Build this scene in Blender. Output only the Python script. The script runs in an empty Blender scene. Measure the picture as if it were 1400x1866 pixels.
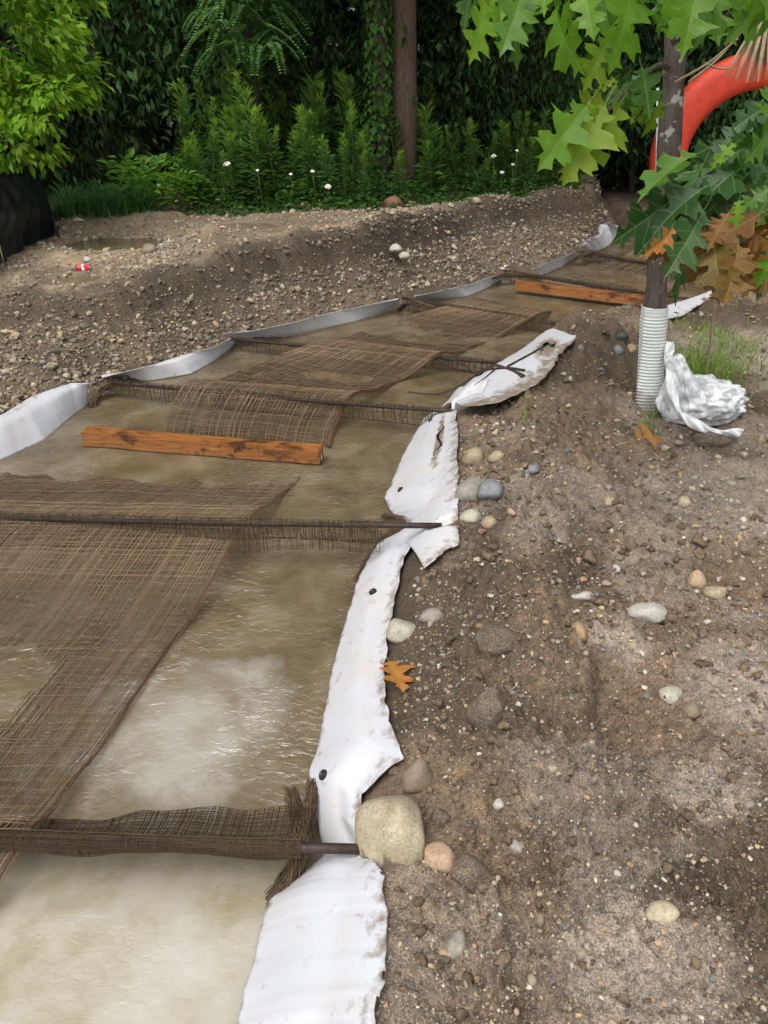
import bpy, bmesh, math, random
import numpy as np
from mathutils import Vector, Matrix, noise as mnoise
from mathutils.geometry import tessellate_polygon

# ------------------------------------------------------------------ camera, world, sun, exposure
scene = bpy.context.scene
COL = scene.collection
CAM_H, PITCH, FPX = 1.8, math.radians(29.1), 1404.0
cam_data = bpy.data.cameras.new('camera')
cam = bpy.data.objects.new('camera', cam_data)
COL.objects.link(cam)
cam.location = (0, 0, CAM_H)
cam.rotation_euler = (math.pi / 2 - PITCH, 0, 0)
cam_data.sensor_fit = 'VERTICAL'
cam_data.sensor_height = 36.0
cam_data.lens = 36.0 * FPX / 1866.0
cam_data.clip_start = 0.05
cam_data.clip_end = 400
scene.camera = cam

SUN_EL, SUN_AZ = math.radians(62), math.radians(-150)      # azimuth: clockwise from +Y
world = bpy.data.worlds.new('World')
scene.world = world
world.use_nodes = True
wn = world.node_tree
wn.nodes.clear()
sky = wn.nodes.new('ShaderNodeTexSky')
sky.sky_type = 'NISHITA'
sky.sun_disc = False
sky.sun_elevation = SUN_EL
sky.sun_rotation = SUN_AZ
sky.dust_density = 6.0
sky.ozone_density = 1.0
sat = wn.nodes.new('ShaderNodeHueSaturation')
sat.inputs['Saturation'].default_value = 0.32
bg = wn.nodes.new('ShaderNodeBackground')
bg.inputs['Strength'].default_value = 0.15
wo = wn.nodes.new('ShaderNodeOutputWorld')
wn.links.new(sky.outputs[0], sat.inputs['Color'])
wn.links.new(sat.outputs[0], bg.inputs['Color'])
wn.links.new(bg.outputs[0], wo.inputs['Surface'])

sun_data = bpy.data.lights.new('sun', 'SUN')
sun_data.energy = 0.9
sun_data.angle = math.radians(50)
sun_data.color = (1.0, 0.96, 0.9)
sun = bpy.data.objects.new('sun', sun_data)
COL.objects.link(sun)
sd = Vector((math.sin(SUN_AZ) * math.cos(SUN_EL), math.cos(SUN_AZ) * math.cos(SUN_EL), math.sin(SUN_EL)))
sun.rotation_euler = sd.to_track_quat('Z', 'Y').to_euler()

scene.view_settings.view_transform = 'Standard'
scene.view_settings.look = 'None'
scene.view_settings.gamma = 1
scene.view_settings.use_curve_mapping = False
scene.view_settings.exposure = 0.42
scene.cycles.max_bounces = 8
scene.cycles.transparent_max_bounces = 12
scene.cycles.use_denoising = True

rng = np.random.default_rng(7)
R_ = random.Random(11)
CP, SP = math.cos(PITCH), math.sin(PITCH)

def ray(px, py):
    dx, dy = (px - 700) / FPX, (933 - py) / FPX
    return np.array([dx, CP + dy * SP, -SP + dy * CP])

def at_z(px, py, z=0.0):
    d = ray(px, py)
    t = (z - CAM_H) / d[2]
    return np.array([d[0] * t, d[1] * t, z])

def at_t(px, py, t):
    d = ray(px, py)
    return np.array([0, 0, CAM_H]) + d * t

# ------------------------------------------------------------------ noise
def _hash(ix, iy, seed):
    h = (ix.astype(np.int64) * 374761393 + iy.astype(np.int64) * 668265263 + seed * 974711) & 0x7fffffff
    h = ((h ^ (h >> 13)) * 1274126177) & 0x7fffffff
    return ((h ^ (h >> 16)) & 0xffff) / 65535.0

def vn(x, y, seed=0):
    x = np.asarray(x, float); y = np.asarray(y, float)
    ix, iy = np.floor(x), np.floor(y)
    fx, fy = x - ix, y - iy
    fx = fx * fx * fx * (fx * (fx * 6 - 15) + 10)
    fy = fy * fy * fy * (fy * (fy * 6 - 15) + 10)
    a = _hash(ix, iy, seed); b = _hash(ix + 1, iy, seed)
    c = _hash(ix, iy + 1, seed); d = _hash(ix + 1, iy + 1, seed)
    return (a * (1 - fx) + b * fx) * (1 - fy) + (c * (1 - fx) + d * fx) * fy - 0.5

def fbm(x, y, octv=4, seed=0, gain=0.5):
    s = 0; a = 1.0
    for k in range(octv):
        c, sn = math.cos(0.6 * k), math.sin(0.6 * k)
        s = s + a * vn((x * c - y * sn) * 2 ** k, (x * sn + y * c) * 2 ** k, seed + k * 17)
        a *= gain
    return s

def sstep(a, b, x):
    t = np.clip((x - a) / (b - a), 0, 1)
    return t * t * (3 - 2 * t)

def polydist(x, y, pts):
    """signed distance to a polyline (positive on its left), plus value interpolated from pts[:,2]."""
    best = np.full(np.shape(x), 1e9); sg = np.zeros(np.shape(x)); val = np.zeros(np.shape(x))
    for a, b in zip(pts[:-1], pts[1:]):
        ex, ey = b[0] - a[0], b[1] - a[1]
        L2 = ex * ex + ey * ey
        t = np.clip(((x - a[0]) * ex + (y - a[1]) * ey) / L2, 0, 1)
        qx, qy = x - a[0] - t * ex, y - a[1] - t * ey
        d = np.hypot(qx, qy)
        cr = ex * (y - a[1]) - ey * (x - a[0])
        m = d < best - 1e-9
        best = np.where(m, d, best)
        sg = np.where(m, np.sign(cr), sg)
        val = np.where(m, a[2] + t * (b[2] - a[2]), val)
    return best * np.where(sg == 0, 1, sg), val

# ------------------------------------------------------------------ terrain
LEFT = np.array([(-2.5, -8, 0), (-2.5, 0, 0), (-2.38, 2.5, 0), (-2.13, 3.88, 0), (-1.89, 4.62, 0), (-1.18, 5.77, 0), (0.1, 7.1, 0),
                 (1.19, 8.11, 0), (2.33, 9.39, 0), (3.1, 10.68, 0), (3.4, 11.6, 0), (3.7, 14, 0), (4, 60, 0)], float)
RIGHT = np.array([(-0.42, -8, 0), (-0.42, 0, 0), (-0.32, 0.93, 0), (-0.29, 1.22, 0), (-0.2, 1.38, 0), (-0.21, 1.7, 0), (-0.16, 2.19, 0),
                  (-0.09, 2.64, 0), (0.0, 3.09, 0), (0.1, 3.74, 0), (0.25, 4.44, 0), (0.5, 4.82, 0), (1.46, 5.92, 0), (2.51, 6.82, 0),
                  (3.18, 7.52, 0), (4.14, 8.5, 0), (5.5, 9.3, 0), (9, 10.2, 0), (60, 14, 0)], float)
RIDGE = np.array([(-60, 3, .45), (-6, 4.9, .45), (-3.5, 5.45, .45), (-2.78, 5.55, .44), (-2.2, 5.63, .44), (-1.85, 5.8, .45), (-1.55, 6.15, .5),
                  (-1.25, 6.49, .58), (-0.67, 6.98, .6), (0, 7.71, .6), (1.04, 9.21, .6), (2.72, 10.72, .6), (2.95, 11.4, .6),
                  (3.2, 14, .6), (3.5, 60, .6)], float)
PUDDLES = [(tuple(at_z(212, 447, .48)[:2]), (0.40, 0.34), 0.15, .48), (tuple(at_z(128, 512, .46)[:2]), (0.22, 0.13), 0.3, .46), (tuple(at_z(455, 412, .60)[:2]), (0.22, 0.18), 0.2, .60)]
MOUNDS = [(1.33, 4.95, .38, .5, .27), (0.98, 4.25, .36, .40, .16), (0.74, 3.55, .35, .4, .10), (1.75, 5.6, .3, .4, .16), (0.62, 2.9, .36, .4, .10),
          (0.42, 1.95, .18, .18, .05), (0.55, 2.25, .26, .3, .07)]

def terrain(x, y, detail=True):
    x = np.asarray(x, float); y = np.asarray(y, float)
    wob = fbm(x * 3, y * 3, 3, 5) * 0.06
    sL, _ = polydist(x, y, LEFT)
    sRn, _ = polydist(x, y, RIGHT)
    sR = -sRn
    dr, zt = polydist(x, y, RIDGE)
    sE = (x - 3.3) * .87 + (y - 11.0) * .49
    z = np.full(x.shape, -0.2)
    # right bank
    zr = -0.03 + 0.24 * sstep(-0.02, 0.34, sR) + 0.10 * sstep(1.0, 5.0, sR)
    for mx, my, sx, sy, am in MOUNDS:
        zr = zr + am * np.exp(-((x - mx) / sx) ** 2 - ((y - my) / sy) ** 2) * sstep(0.05, 0.4, sR)
    z = np.where(sR > 0, zr, z)
    # left bank
    t = np.clip(sL / np.maximum(sL - np.minimum(dr, 0) , 1e-4), 0, 1)
    zs = -0.02 + (zt + 0.02) * (.66 * np.clip(t / .88, 0, 1) + .34 * sstep(.86, .985, t)) + 0.05 * fbm(x * 2.2, y * 2.2, 3, 9) * np.sin(np.pi * t)
    lip = 0.06 * np.exp(-((dr - 0.10) / 0.10) ** 2) * (0.4 + 1.2 * np.clip(vn(x * 1.4, y * 1.4, 3) + .3, 0, 1))
    zl = zt + 0.012 * np.clip(dr, 0, 6) + lip + 0.05 * fbm(x * 1.3, y * 1.3, 2, 77)
    zL = np.where(dr > 0, zl, zs)
    for (cx, cy), (rx, ry), rot, lev in PUDDLES:
        c, s = math.cos(rot), math.sin(rot)
        u = ((x - cx) * c + (y - cy) * s) / rx; v = (-(x - cx) * s + (y - cy) * c) / ry
        e0 = np.sqrt(u * u + v * v)
        m = sstep(2.4, 1.5, e0)
        zL = np.where(dr > 0, zL * (1 - m) + (lev + .022) * m, zL)
        e = e0 + 0.3 * fbm(x * 4, y * 4, 2, 31)
        zL = np.where(dr > 0, zL - 0.10 * sstep(1.4, 0.6, e), zL)
    z = np.where((sL > 0), zL, z)
    # beyond the end of the channel
    inn = (sL <= 0) & (sR <= 0)
    z = np.where(inn & (sE > 0), -0.2 + 0.33 * sstep(0, 0.9, sE), z)
    dmin = np.minimum(np.abs(sL), np.abs(sR))
    bank = sstep(-0.12, 0.0, np.maximum(sL, sR))
    z = np.where(inn & (sE <= 0), -0.2 + 0.17 * bank, z)
    if detail:
        pm = np.zeros(x.shape)
        for (cx, cy), (rx, ry), rot, lev in PUDDLES:
            c, s = math.cos(rot), math.sin(rot)
            pm = np.maximum(pm, sstep(1.9, 1.0, np.hypot(((x - cx) * c + (y - cy) * s) / rx, (-(x - cx) * s + (y - cy) * c) / ry)))
        rough = (1 - .85 * pm) * np.where(sL > 0, np.where(dr > .25, .5, 0.95), 0.2 + .8 * sstep(.26, .5, sR)) * np.where(inn & (sE <= 0), 0.15, 1.0)
        flat = np.zeros(x.shape)
        for px, py, rr in DRY:
            q = np.hypot((x - px), (y - py)) / rr
            flat = np.maximum(flat, np.exp(-q * q))
        rough = rough * (1 - 0.6 * flat)
        damp = np.where(sL > 0, 1, 1 + .9 * sstep(.35, .6, sR) * sstep(1.5, .8, sR))     # heaped spoil along the trench is lumpier
        rough = rough * damp
        clod = np.clip(fbm(x * 9, y * 9, 3, 41) + 0.05, 0, 1)
        z = z + rough * (0.05 * fbm(x * 2.5, y * 2.5, 2, 21) + 0.055 * clod + 0.026 * fbm(x * 25, y * 25, 3, 55)
                         + 0.014 * fbm(x * 70, y * 70, 2, 91))
    return z

DRY = [tuple(at_z(1330, 890, .25)[:2]) + (0.45,), tuple(at_z(1370, 1240, .25)[:2]) + (0.22,), tuple(at_z(1180, 1800, .2)[:2]) + (0.2,),
       tuple(at_z(1390, 620, .3)[:2]) + (0.6,), tuple(at_z(1290, 1450, .2)[:2]) + (0.14,), tuple(at_z(1120, 1180, .2)[:2]) + (.12,)]

def on_ground(px, py, detail=True):
    z = 0.2
    for _ in range(25):
        p = at_z(px, py, z)
        z = 0.5 * z + 0.5 * float(terrain(p[0:1], p[1:2], detail)[0])
    p = at_z(px, py, z)
    p[2] = float(terrain(p[0:1], p[1:2], detail)[0])
    return p

def gz(x, y):
    return float(terrain(np.array([x]), np.array([y]))[0])

# ------------------------------------------------------------------ mesh helpers
def mesh_np(name, V, F, smooth=True, col=None):
    me = bpy.data.meshes.new(name)
    V = np.ascontiguousarray(V, np.float32); F = np.ascontiguousarray(F, np.int32)
    k = F.shape[1]
    me.vertices.add(len(V)); me.vertices.foreach_set('co', V.ravel())
    me.loops.add(F.size); me.loops.foreach_set('vertex_index', F.ravel())
    me.polygons.add(len(F))
    me.polygons.foreach_set('loop_start', np.arange(0, F.size, k, dtype=np.int32))
    me.polygons.foreach_set('loop_total', np.full(len(F), k, np.int32))
    me.polygons.foreach_set('use_smooth', np.full(len(F), smooth, bool))
    if col is not None:
        a = me.color_attributes.new('Col', 'FLOAT_COLOR', 'POINT')
        c = np.ones((len(V), 4), np.float32); c[:, :3] = col
        a.data.foreach_set('color', c.ravel())
    me.update(calc_edges=True)
    me.validate()
    return me

def link(name, me, mat=None, parent=None, loc=None):
    o = bpy.data.objects.new(name, me)
    COL.objects.link(o)
    if mat is not None and me is not None and not me.materials:
        me.materials.append(mat)
    if parent is not None:
        o.parent = parent
    if loc is not None:
        o.location = loc
    return o

def tag(o, label=None, cat=None, group=None, kind=None):
    if label: o['label'] = label
    if cat: o['category'] = cat
    if group: o['group'] = group
    if kind: o['kind'] = kind
    return o

def empty(name, loc, label, cat, group=None):
    o = bpy.data.objects.new(name, None)
    COL.objects.link(o)
    o.location = Vector([float(v) for v in loc]); o.empty_display_size = 0.05
    return tag(o, label, cat, group)

def tubes(lines, rad, sides=3):
    """lines (N,M,3); rad scalar or (N,M) -> verts, quads"""
    L = np.asarray(lines, float)
    N, M, _ = L.shape
    T = np.gradient(L, axis=1)
    T /= np.linalg.norm(T, axis=2, keepdims=True) + 1e-9
    ref = np.where(np.abs(T[..., 2:3]) > 0.9, np.array([1., 0, 0]), np.array([0, 0, 1.]))
    A = np.cross(T, ref); A /= np.linalg.norm(A, axis=2, keepdims=True) + 1e-9
    B = np.cross(A, T)
    r = np.broadcast_to(np.asarray(rad, float), (N, M))
    ang = np.arange(sides) * 2 * np.pi / sides
    V = L[:, :, None, :] + r[:, :, None, None] * (np.cos(ang)[None, None, :, None] * A[:, :, None, :] + np.sin(ang)[None, None, :, None] * B[:, :, None, :])
    idx = np.arange(N * M * sides).reshape(N, M, sides)
    a = idx[:, :-1, :]; b = idx[:, 1:, :]
    F = np.stack([a, np.roll(a, -1, 2), np.roll(b, -1, 2), b], -1).reshape(-1, 4)
    return V.reshape(-1, 3), F

def tube_obj(name, pts, rad, mat, parent=None, sides=10, caps=True):
    pts = np.asarray(pts, float)
    V, F = tubes(pts[None], np.asarray(rad)[None] if np.ndim(rad) else rad, sides)
    V = list(map(tuple, V)); F = [tuple(f) for f in F]
    if caps:
        F.append(tuple(range(sides))[::-1]); n = len(V); F.append(tuple(range(n - sides, n)))
    me = bpy.data.meshes.new(name); me.from_pydata(V, [], F)
    for p in me.polygons: p.use_smooth = len(p.vertices) == 4
    me.update()
    return link(name, me, mat, parent)

def spline(pts, n):
    """Catmull-Rom resample of (k,3) to (n,3)"""
    P = np.asarray(pts, float)
    d = np.r_[0, np.cumsum(np.linalg.norm(np.diff(P, axis=0), axis=1))]
    s = np.linspace(0, d[-1], n)
    T = np.gradient(P, d, axis=0)
    out = np.empty((n, P.shape[1]))
    i = np.clip(np.searchsorted(d, s, 'right') - 1, 0, len(P) - 2)
    h = (d[i + 1] - d[i])[:, None]; t = ((s - d[i])[:, None]) / h
    return ((2 * t ** 3 - 3 * t ** 2 + 1) * P[i] + (t ** 3 - 2 * t ** 2 + t) * h * T[i] + (-2 * t ** 3 + 3 * t ** 2) * P[i + 1] + (t ** 3 - t ** 2) * h * T[i + 1])

def cards(P, D, N, L, W, col, fold=0.15):
    """leaf-shaped folded faces; 5 verts, 4 tris each"""
    n = len(P)
    D = D / (np.linalg.norm(D, axis=1, keepdims=True) + 1e-9)
    S = np.cross(D, N); S /= np.linalg.norm(S, axis=1, keepdims=True) + 1e-9
    N = np.cross(S, D)
    L = np.broadcast_to(L, (n,))[:, None]; W = np.broadcast_to(W, (n,))[:, None]
    b = P; tip = P + D * L - N * L * 0.12
    m = P + D * L * 0.45
    s1 = m + S * W * .5 + N * W * fold; s2 = m - S * W * .5 + N * W * fold
    V = np.stack([b, s1, tip, s2], 1).reshape(-1, 3)
    i = np.arange(n)[:, None] * 4
    F = np.concatenate([i + np.array([[0, 1, 2]]), i + np.array([[0, 2, 3]])], 0)
    return V, F, np.repeat(col, 4, 0)

def rnd_unit(n):
    v = rng.normal(size=(n, 3)); return v / np.linalg.norm(v, axis=1, keepdims=True)

# ------------------------------------------------------------------ materials
def mat(name):
    m = bpy.data.materials.new(name); m.use_nodes = True
    nt = m.node_tree; nt.nodes.clear()
    out = nt.nodes.new('ShaderNodeOutputMaterial')
    p = nt.nodes.new('ShaderNodeBsdfPrincipled')
    nt.links.new(p.outputs[0], out.inputs['Surface'])
    return m, nt, p, out

def nd(nt, typ, **kw):
    n = nt.nodes.new(typ)
    for k, v in kw.items():
        if k in n.inputs.keys(): n.inputs[k].default_value = v
        else: setattr(n, k, v)
    return n

def noise(nt, scale, detail=4, rough=.55, vec=None, dist=0):
    n = nd(nt, 'ShaderNodeTexNoise', Scale=scale, Detail=detail, Roughness=rough, Distortion=dist)
    if vec is not None: nt.links.new(vec, n.inputs['Vector'])
    return n

def ramp(nt, src, stops):
    r = nt.nodes.new('ShaderNodeValToRGB')
    el = r.color_ramp.elements
    while len(el) < len(stops): el.new(0.5)
    for e, (p, c) in zip(el, stops):
        e.position = p; e.color = tuple(c) + (1,) if len(c) == 3 else c
    nt.links.new(src, r.inputs[0])
    return r

def mix(nt, fac, a, b, blend='MIX'):
    m = nt.nodes.new('ShaderNodeMix'); m.data_type = 'RGBA'; m.blend_type = blend
    for sock, v in ((m.inputs['Factor'], fac), (m.inputs[6], a), (m.inputs[7], b)):
        if hasattr(v, 'links'): nt.links.new(v, sock)
        elif np.ndim(v) == 0: sock.default_value = v
        else: sock.default_value = tuple(v) + (1,)
    return m.outputs[2]

def maprange(nt, src, a, b, c=0, d=1):
    m = nt.nodes.new('ShaderNodeMapRange')
    nt.links.new(src, m.inputs[0])
    for k, v in zip((1, 2, 3, 4), (a, b, c, d)): m.inputs[k].default_value = v
    return m.outputs[0]

def bump(nt, p, h, strength, dist=0.01):
    b = nd(nt, 'ShaderNodeBump', Strength=strength, Distance=dist)
    nt.links.new(h, b.inputs['Height']); nt.links.new(b.outputs[0], p.inputs['Normal'])
    return b

def geo_pos(nt):
    return nt.nodes.new('ShaderNodeNewGeometry').outputs['Position']

def m_ground():
    m, nt, p, o = mat('soil')
    pos = geo_pos(nt)
    at = nd(nt, 'ShaderNodeAttribute', attribute_name='Col')
    n1 = noise(nt, 6, 6, .65, pos); n2 = noise(nt, 45, 5, .6, pos); n3 = noise(nt, 190, 3, .6, pos)
    v = mix(nt, 1.0, at.outputs['Color'], ramp(nt, n1.outputs[0], [(.25, (.62, .6, .58)), (.5, (1, 1, 1)), (.75, (1.3, 1.28, 1.22))]).outputs[0], 'MULTIPLY')
    v = mix(nt, 1.0, v, ramp(nt, n2.outputs[0], [(.25, (.5, .49, .47)), (.5, (1, 1, 1)), (.78, (1.45, 1.42, 1.35))]).outputs[0], 'MULTIPLY')
    v = mix(nt, 1.0, v, ramp(nt, n3.outputs[0], [(.28, (.42, .41, .39)), (.5, (1, 1, 1)), (.75, (1.75, 1.7, 1.6))]).outputs[0], 'MULTIPLY')
    vo = nd(nt, 'ShaderNodeTexVoronoi', Scale=150.0); nt.links.new(pos, vo.inputs['Vector'])
    grit = ramp(nt, vo.outputs['Distance'], [(.0, (1, 1, 1)), (.22, (0, 0, 0))])
    sel = ramp(nt, vo.outputs['Color'], [(.72, (0, 0, 0)), (.76, (1, 1, 1))])
    gm = mix(nt, 1.0, grit.outputs[0], sel.outputs[0], 'MULTIPLY')
    v = mix(nt, gm, v, (.34, .29, .21))
    nt.links.new(v, p.inputs['Base Color'])
    nt.links.new(maprange(nt, n1.outputs[0], .3, .7, .62, .95), p.inputs['Roughness'])
    h = mix(nt, .5, n2.outputs[0], n3.outputs[0])
    h = mix(nt, .35, h, grit.outputs[0])
    bump(nt, p, h, 1.0, 0.02)
    return m

def m_col(name, rough=.75, bscale=60, bstr=.4, spec=.4, mul=None):
    m, nt, p, o = mat(name)
    pos = nd(nt, 'ShaderNodeTexCoord').outputs['Object']
    at = nd(nt, 'ShaderNodeAttribute', attribute_name='Col')
    n = noise(nt, bscale, 4, .6, pos)
    v = mix(nt, 1.0, at.outputs['Color'], ramp(nt, n.outputs[0], [(.3, (.7, .69, .67)), (.5, (1, 1, 1)), (.7, (1.25, 1.22, 1.18))]).outputs[0], 'MULTIPLY')
    nt.links.new(v, p.inputs['Base Color'])
    p.inputs['Roughness'].default_value = rough
    p.inputs['Specular IOR Level'].default_value = spec
    bump(nt, p, n.outputs[0], bstr, 0.004)
    return m

def m_stone(name, c1, c2, speck=None, rough=.6, scale=14):
    m, nt, p, o = mat(name)
    pos = nd(nt, 'ShaderNodeTexCoord').outputs['Object']
    n = noise(nt, scale, 6, .65, pos); n2 = noise(nt, scale * 9, 4, .7, pos)
    v = ramp(nt, n.outputs[0], [(.3, c1), (.7, c2)]).outputs[0]
    v = mix(nt, 1.0, v, ramp(nt, n2.outputs[0], [(.3, (.68, .67, .66)), (.5, (1, 1, 1)), (.72, (1.3, 1.28, 1.25))]).outputs[0], 'MULTIPLY')
    if speck:
        vo = nd(nt, 'ShaderNodeTexVoronoi', Scale=scale * 22); nt.links.new(pos, vo.inputs['Vector'])
        sp = ramp(nt, vo.outputs['Color'], [(.78, (0, 0, 0)), (.86, (.55, .55, .55))])
        v = mix(nt, sp.outputs[0], v, speck)
    tcg = nd(nt, 'ShaderNodeTexCoord').outputs['Generated']
    sz = nd(nt, 'ShaderNodeSeparateXYZ'); nt.links.new(tcg, sz.inputs[0])
    ad = nd(nt, 'ShaderNodeMath', operation='MULTIPLY_ADD'); nt.links.new(n.outputs[0], ad.inputs[0]); ad.inputs[1].default_value = 1.3; nt.links.new(sz.outputs[2], ad.inputs[2])
    dirt = ramp(nt, ad.outputs[0], [(.95, (.92, .92, .92)), (1.25, (.30, .30, .30)), (1.55, (.08, .08, .08))])
    v = mix(nt, dirt.outputs[0], v, (.14, .11, .08))
    nt.links.new(v, p.inputs['Base Color'])
    p.inputs['Roughness'].default_value = rough
    bump(nt, p, n2.outputs[0], .35, .004)
    return m

def m_leaf(name, base=None, attr=True, trans=.4, rough=.45, tone=1.0):
    m, nt, p, out = mat(name)
    if attr:
        c = nd(nt, 'ShaderNodeAttribute', attribute_name='Col').outputs['Color']
    else:
        oi = nd(nt, 'ShaderNodeObjectInfo')
        c = ramp(nt, oi.outputs['Random'], [(0, base[0]), (.5, base[1]), (1, base[2])]).outputs[0]
        tc = nd(nt, 'ShaderNodeTexCoord').outputs['Object']
        sx = nd(nt, 'ShaderNodeSeparateXYZ'); nt.links.new(tc, sx.inputs[0])
        ax = nd(nt, 'ShaderNodeMath', operation='ABSOLUTE'); nt.links.new(sx.outputs[0], ax.inputs[0])
        rib = ramp(nt, ax.outputs[0], [(0.006, (1, 1, 1)), (.014, (0, 0, 0))])
        ma = nd(nt, 'ShaderNodeMath', operation='MULTIPLY_ADD'); nt.links.new(ax.outputs[0], ma.inputs[0]); ma.inputs[1].default_value = -.75
        nt.links.new(sx.outputs[1], ma.inputs[2])
        pp = nd(nt, 'ShaderNodeMath', operation='PINGPONG'); nt.links.new(ma.outputs[0], pp.inputs[0]); pp.inputs[1].default_value = .085
        vein = ramp(nt, pp.outputs[0], [(0.004, (.6, .6, .6)), (.012, (0, 0, 0))])
        lm = nd(nt, 'ShaderNodeMath', operation='MAXIMUM'); nt.links.new(rib.outputs[0], lm.inputs[0]); nt.links.new(vein.outputs[0], lm.inputs[1])
        big = noise(nt, 4, 3, .6, tc)
        c = mix(nt, 1.0, c, ramp(nt, big.outputs[0], [(.3, (.7, .75, .6)), (.6, (1, 1, 1)), (.75, (1.35, 1.2, 1.1))]).outputs[0], 'MULTIPLY')
        lighter = mix(nt, .22, c, (.45, .5, .22))
        c = mix(nt, lm.outputs[0], c, lighter)
        bump(nt, p, lm.outputs[0], .3, .003)
    nt.links.new(c, p.inputs['Base Color'])
    p.inputs['Roughness'].default_value = rough
    p.inputs['Specular IOR Level'].default_value = .35 if not attr else .15
    tr = nt.nodes.new('ShaderNodeBsdfTranslucent')
    tcol = mix(nt, 1.0, c, (1.25, 1.35, .6), 'MULTIPLY')
    nt.links.new(tcol, tr.inputs['Color'])
    ms = nt.nodes.new('ShaderNodeMixShader'); ms.inputs[0].default_value = trans
    nt.links.new(p.outputs[0], ms.inputs[1]); nt.links.new(tr.outputs[0], ms.inputs[2])
    nt.links.new(ms.outputs[0], out.inputs['Surface'])
    return m

def m_bark(name, c1, c2, lichen=None):
    m, nt, p, o = mat(name)
    tc = nd(nt, 'ShaderNodeTexCoord').outputs['Object']
    mp = nd(nt, 'ShaderNodeMapping'); nt.links.new(tc, mp.inputs[0]); mp.inputs['Scale'].default_value = (1, 1, .25)
    n = noise(nt, 40, 5, .65, mp.outputs[0])
    v = ramp(nt, n.outputs[0], [(.3, c1), (.7, c2)]).outputs[0]
    if lichen:
        n2 = noise(nt, 14, 4, .6, tc)
        v = mix(nt, ramp(nt, n2.outputs[0], [(.58, (0, 0, 0)), (.62, (1, 1, 1))]).outputs[0], v, lichen)
    nt.links.new(v, p.inputs['Base Color']); p.inputs['Roughness'].default_value = .85
    bump(nt, p, n.outputs[0], .8, .012)
    return m

def m_plain(name, c, rough=.5, metal=0, nscale=30, var=.25, bstr=.1):
    m, nt, p, o = mat(name)
    tc = nd(nt, 'ShaderNodeTexCoord').outputs['Object']
    n = noise(nt, nscale, 4, .6, tc)
    lo = tuple(x * (1 - var) for x in c); hi = tuple(min(1, x * (1 + var)) for x in c)
    nt.links.new(ramp(nt, n.outputs[0], [(.3, lo), (.7, hi)]).outputs[0], p.inputs['Base Color'])
    p.inputs['Roughness'].default_value = rough; p.inputs['Metallic'].default_value = metal
    bump(nt, p, n.outputs[0], bstr, .004)
    return m

def m_guard():
    m, nt, p, o = mat('white_guard_plastic')
    tc = nd(nt, 'ShaderNodeTexCoord').outputs['Object']
    sx = nd(nt, 'ShaderNodeSeparateXYZ'); nt.links.new(tc, sx.inputs[0])
    n = noise(nt, 18, 5, .65, tc); n2 = noise(nt, 5, 3, .6, tc)
    a = nd(nt, 'ShaderNodeMath', operation='MULTIPLY_ADD'); nt.links.new(n.outputs[0], a.inputs[0]); a.inputs[1].default_value = -.25; nt.links.new(sx.outputs[2], a.inputs[2])
    v = mix(nt, ramp(nt, n2.outputs[0], [(.4, (0, 0, 0)), (.7, (.5, .5, .5))]).outputs[0], (.72, .77, .75), (.58, .6, .55))
    v = mix(nt, ramp(nt, a.outputs[0], [(0, (.6, .6, .6)), (.05, (.0, .0, .0))]).outputs[0], v, (.17, .13, .09))
    nt.links.new(v, p.inputs['Base Color']); p.inputs['Roughness'].default_value = .5
    bump(nt, p, n.outputs[0], .2, .004)
    return m

def m_fabric():
    m, nt, p, o = mat('white_geotextile')
    pos = geo_pos(nt)
    at = nd(nt, 'ShaderNodeAttribute', attribute_name='Col')
    n1 = noise(nt, 5, 5, .6, pos, .5); n2 = noise(nt, 22, 5, .65, pos); n3 = noise(nt, 500, 2, .5, pos)
    v = mix(nt, ramp(nt, n1.outputs[0], [(.45, (0, 0, 0)), (.75, (.55, .55, .55))]).outputs[0], (.545, .56, .60), (.56, .50, .43))
    v = mix(nt, ramp(nt, n2.outputs[0], [(.58, (0, 0, 0)), (.72, (.45, .45, .45))]).outputs[0], v, (.5, .41, .3))
    sep = nd(nt, 'ShaderNodeSeparateColor'); nt.links.new(at.outputs['Color'], sep.inputs[0])
    mud = nd(nt, 'ShaderNodeMath', operation='MULTIPLY_ADD'); nt.links.new(n2.outputs[0], mud.inputs[0]); mud.inputs[1].default_value = 1.2
    nt.links.new(sep.outputs[0], mud.inputs[2])
    v = mix(nt, ramp(nt, mud.outputs[0], [(.74, (0, 0, 0)), (1.1, (.9, .9, .9))]).outputs[0], v, (.2, .15, .1))
    nt.links.new(v, p.inputs['Base Color'])
    p.inputs['Roughness'].default_value = .5
    bump(nt, p, mix(nt, .3, n1.outputs[0], n3.outputs[0]), .35, .012)
    return m

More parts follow.
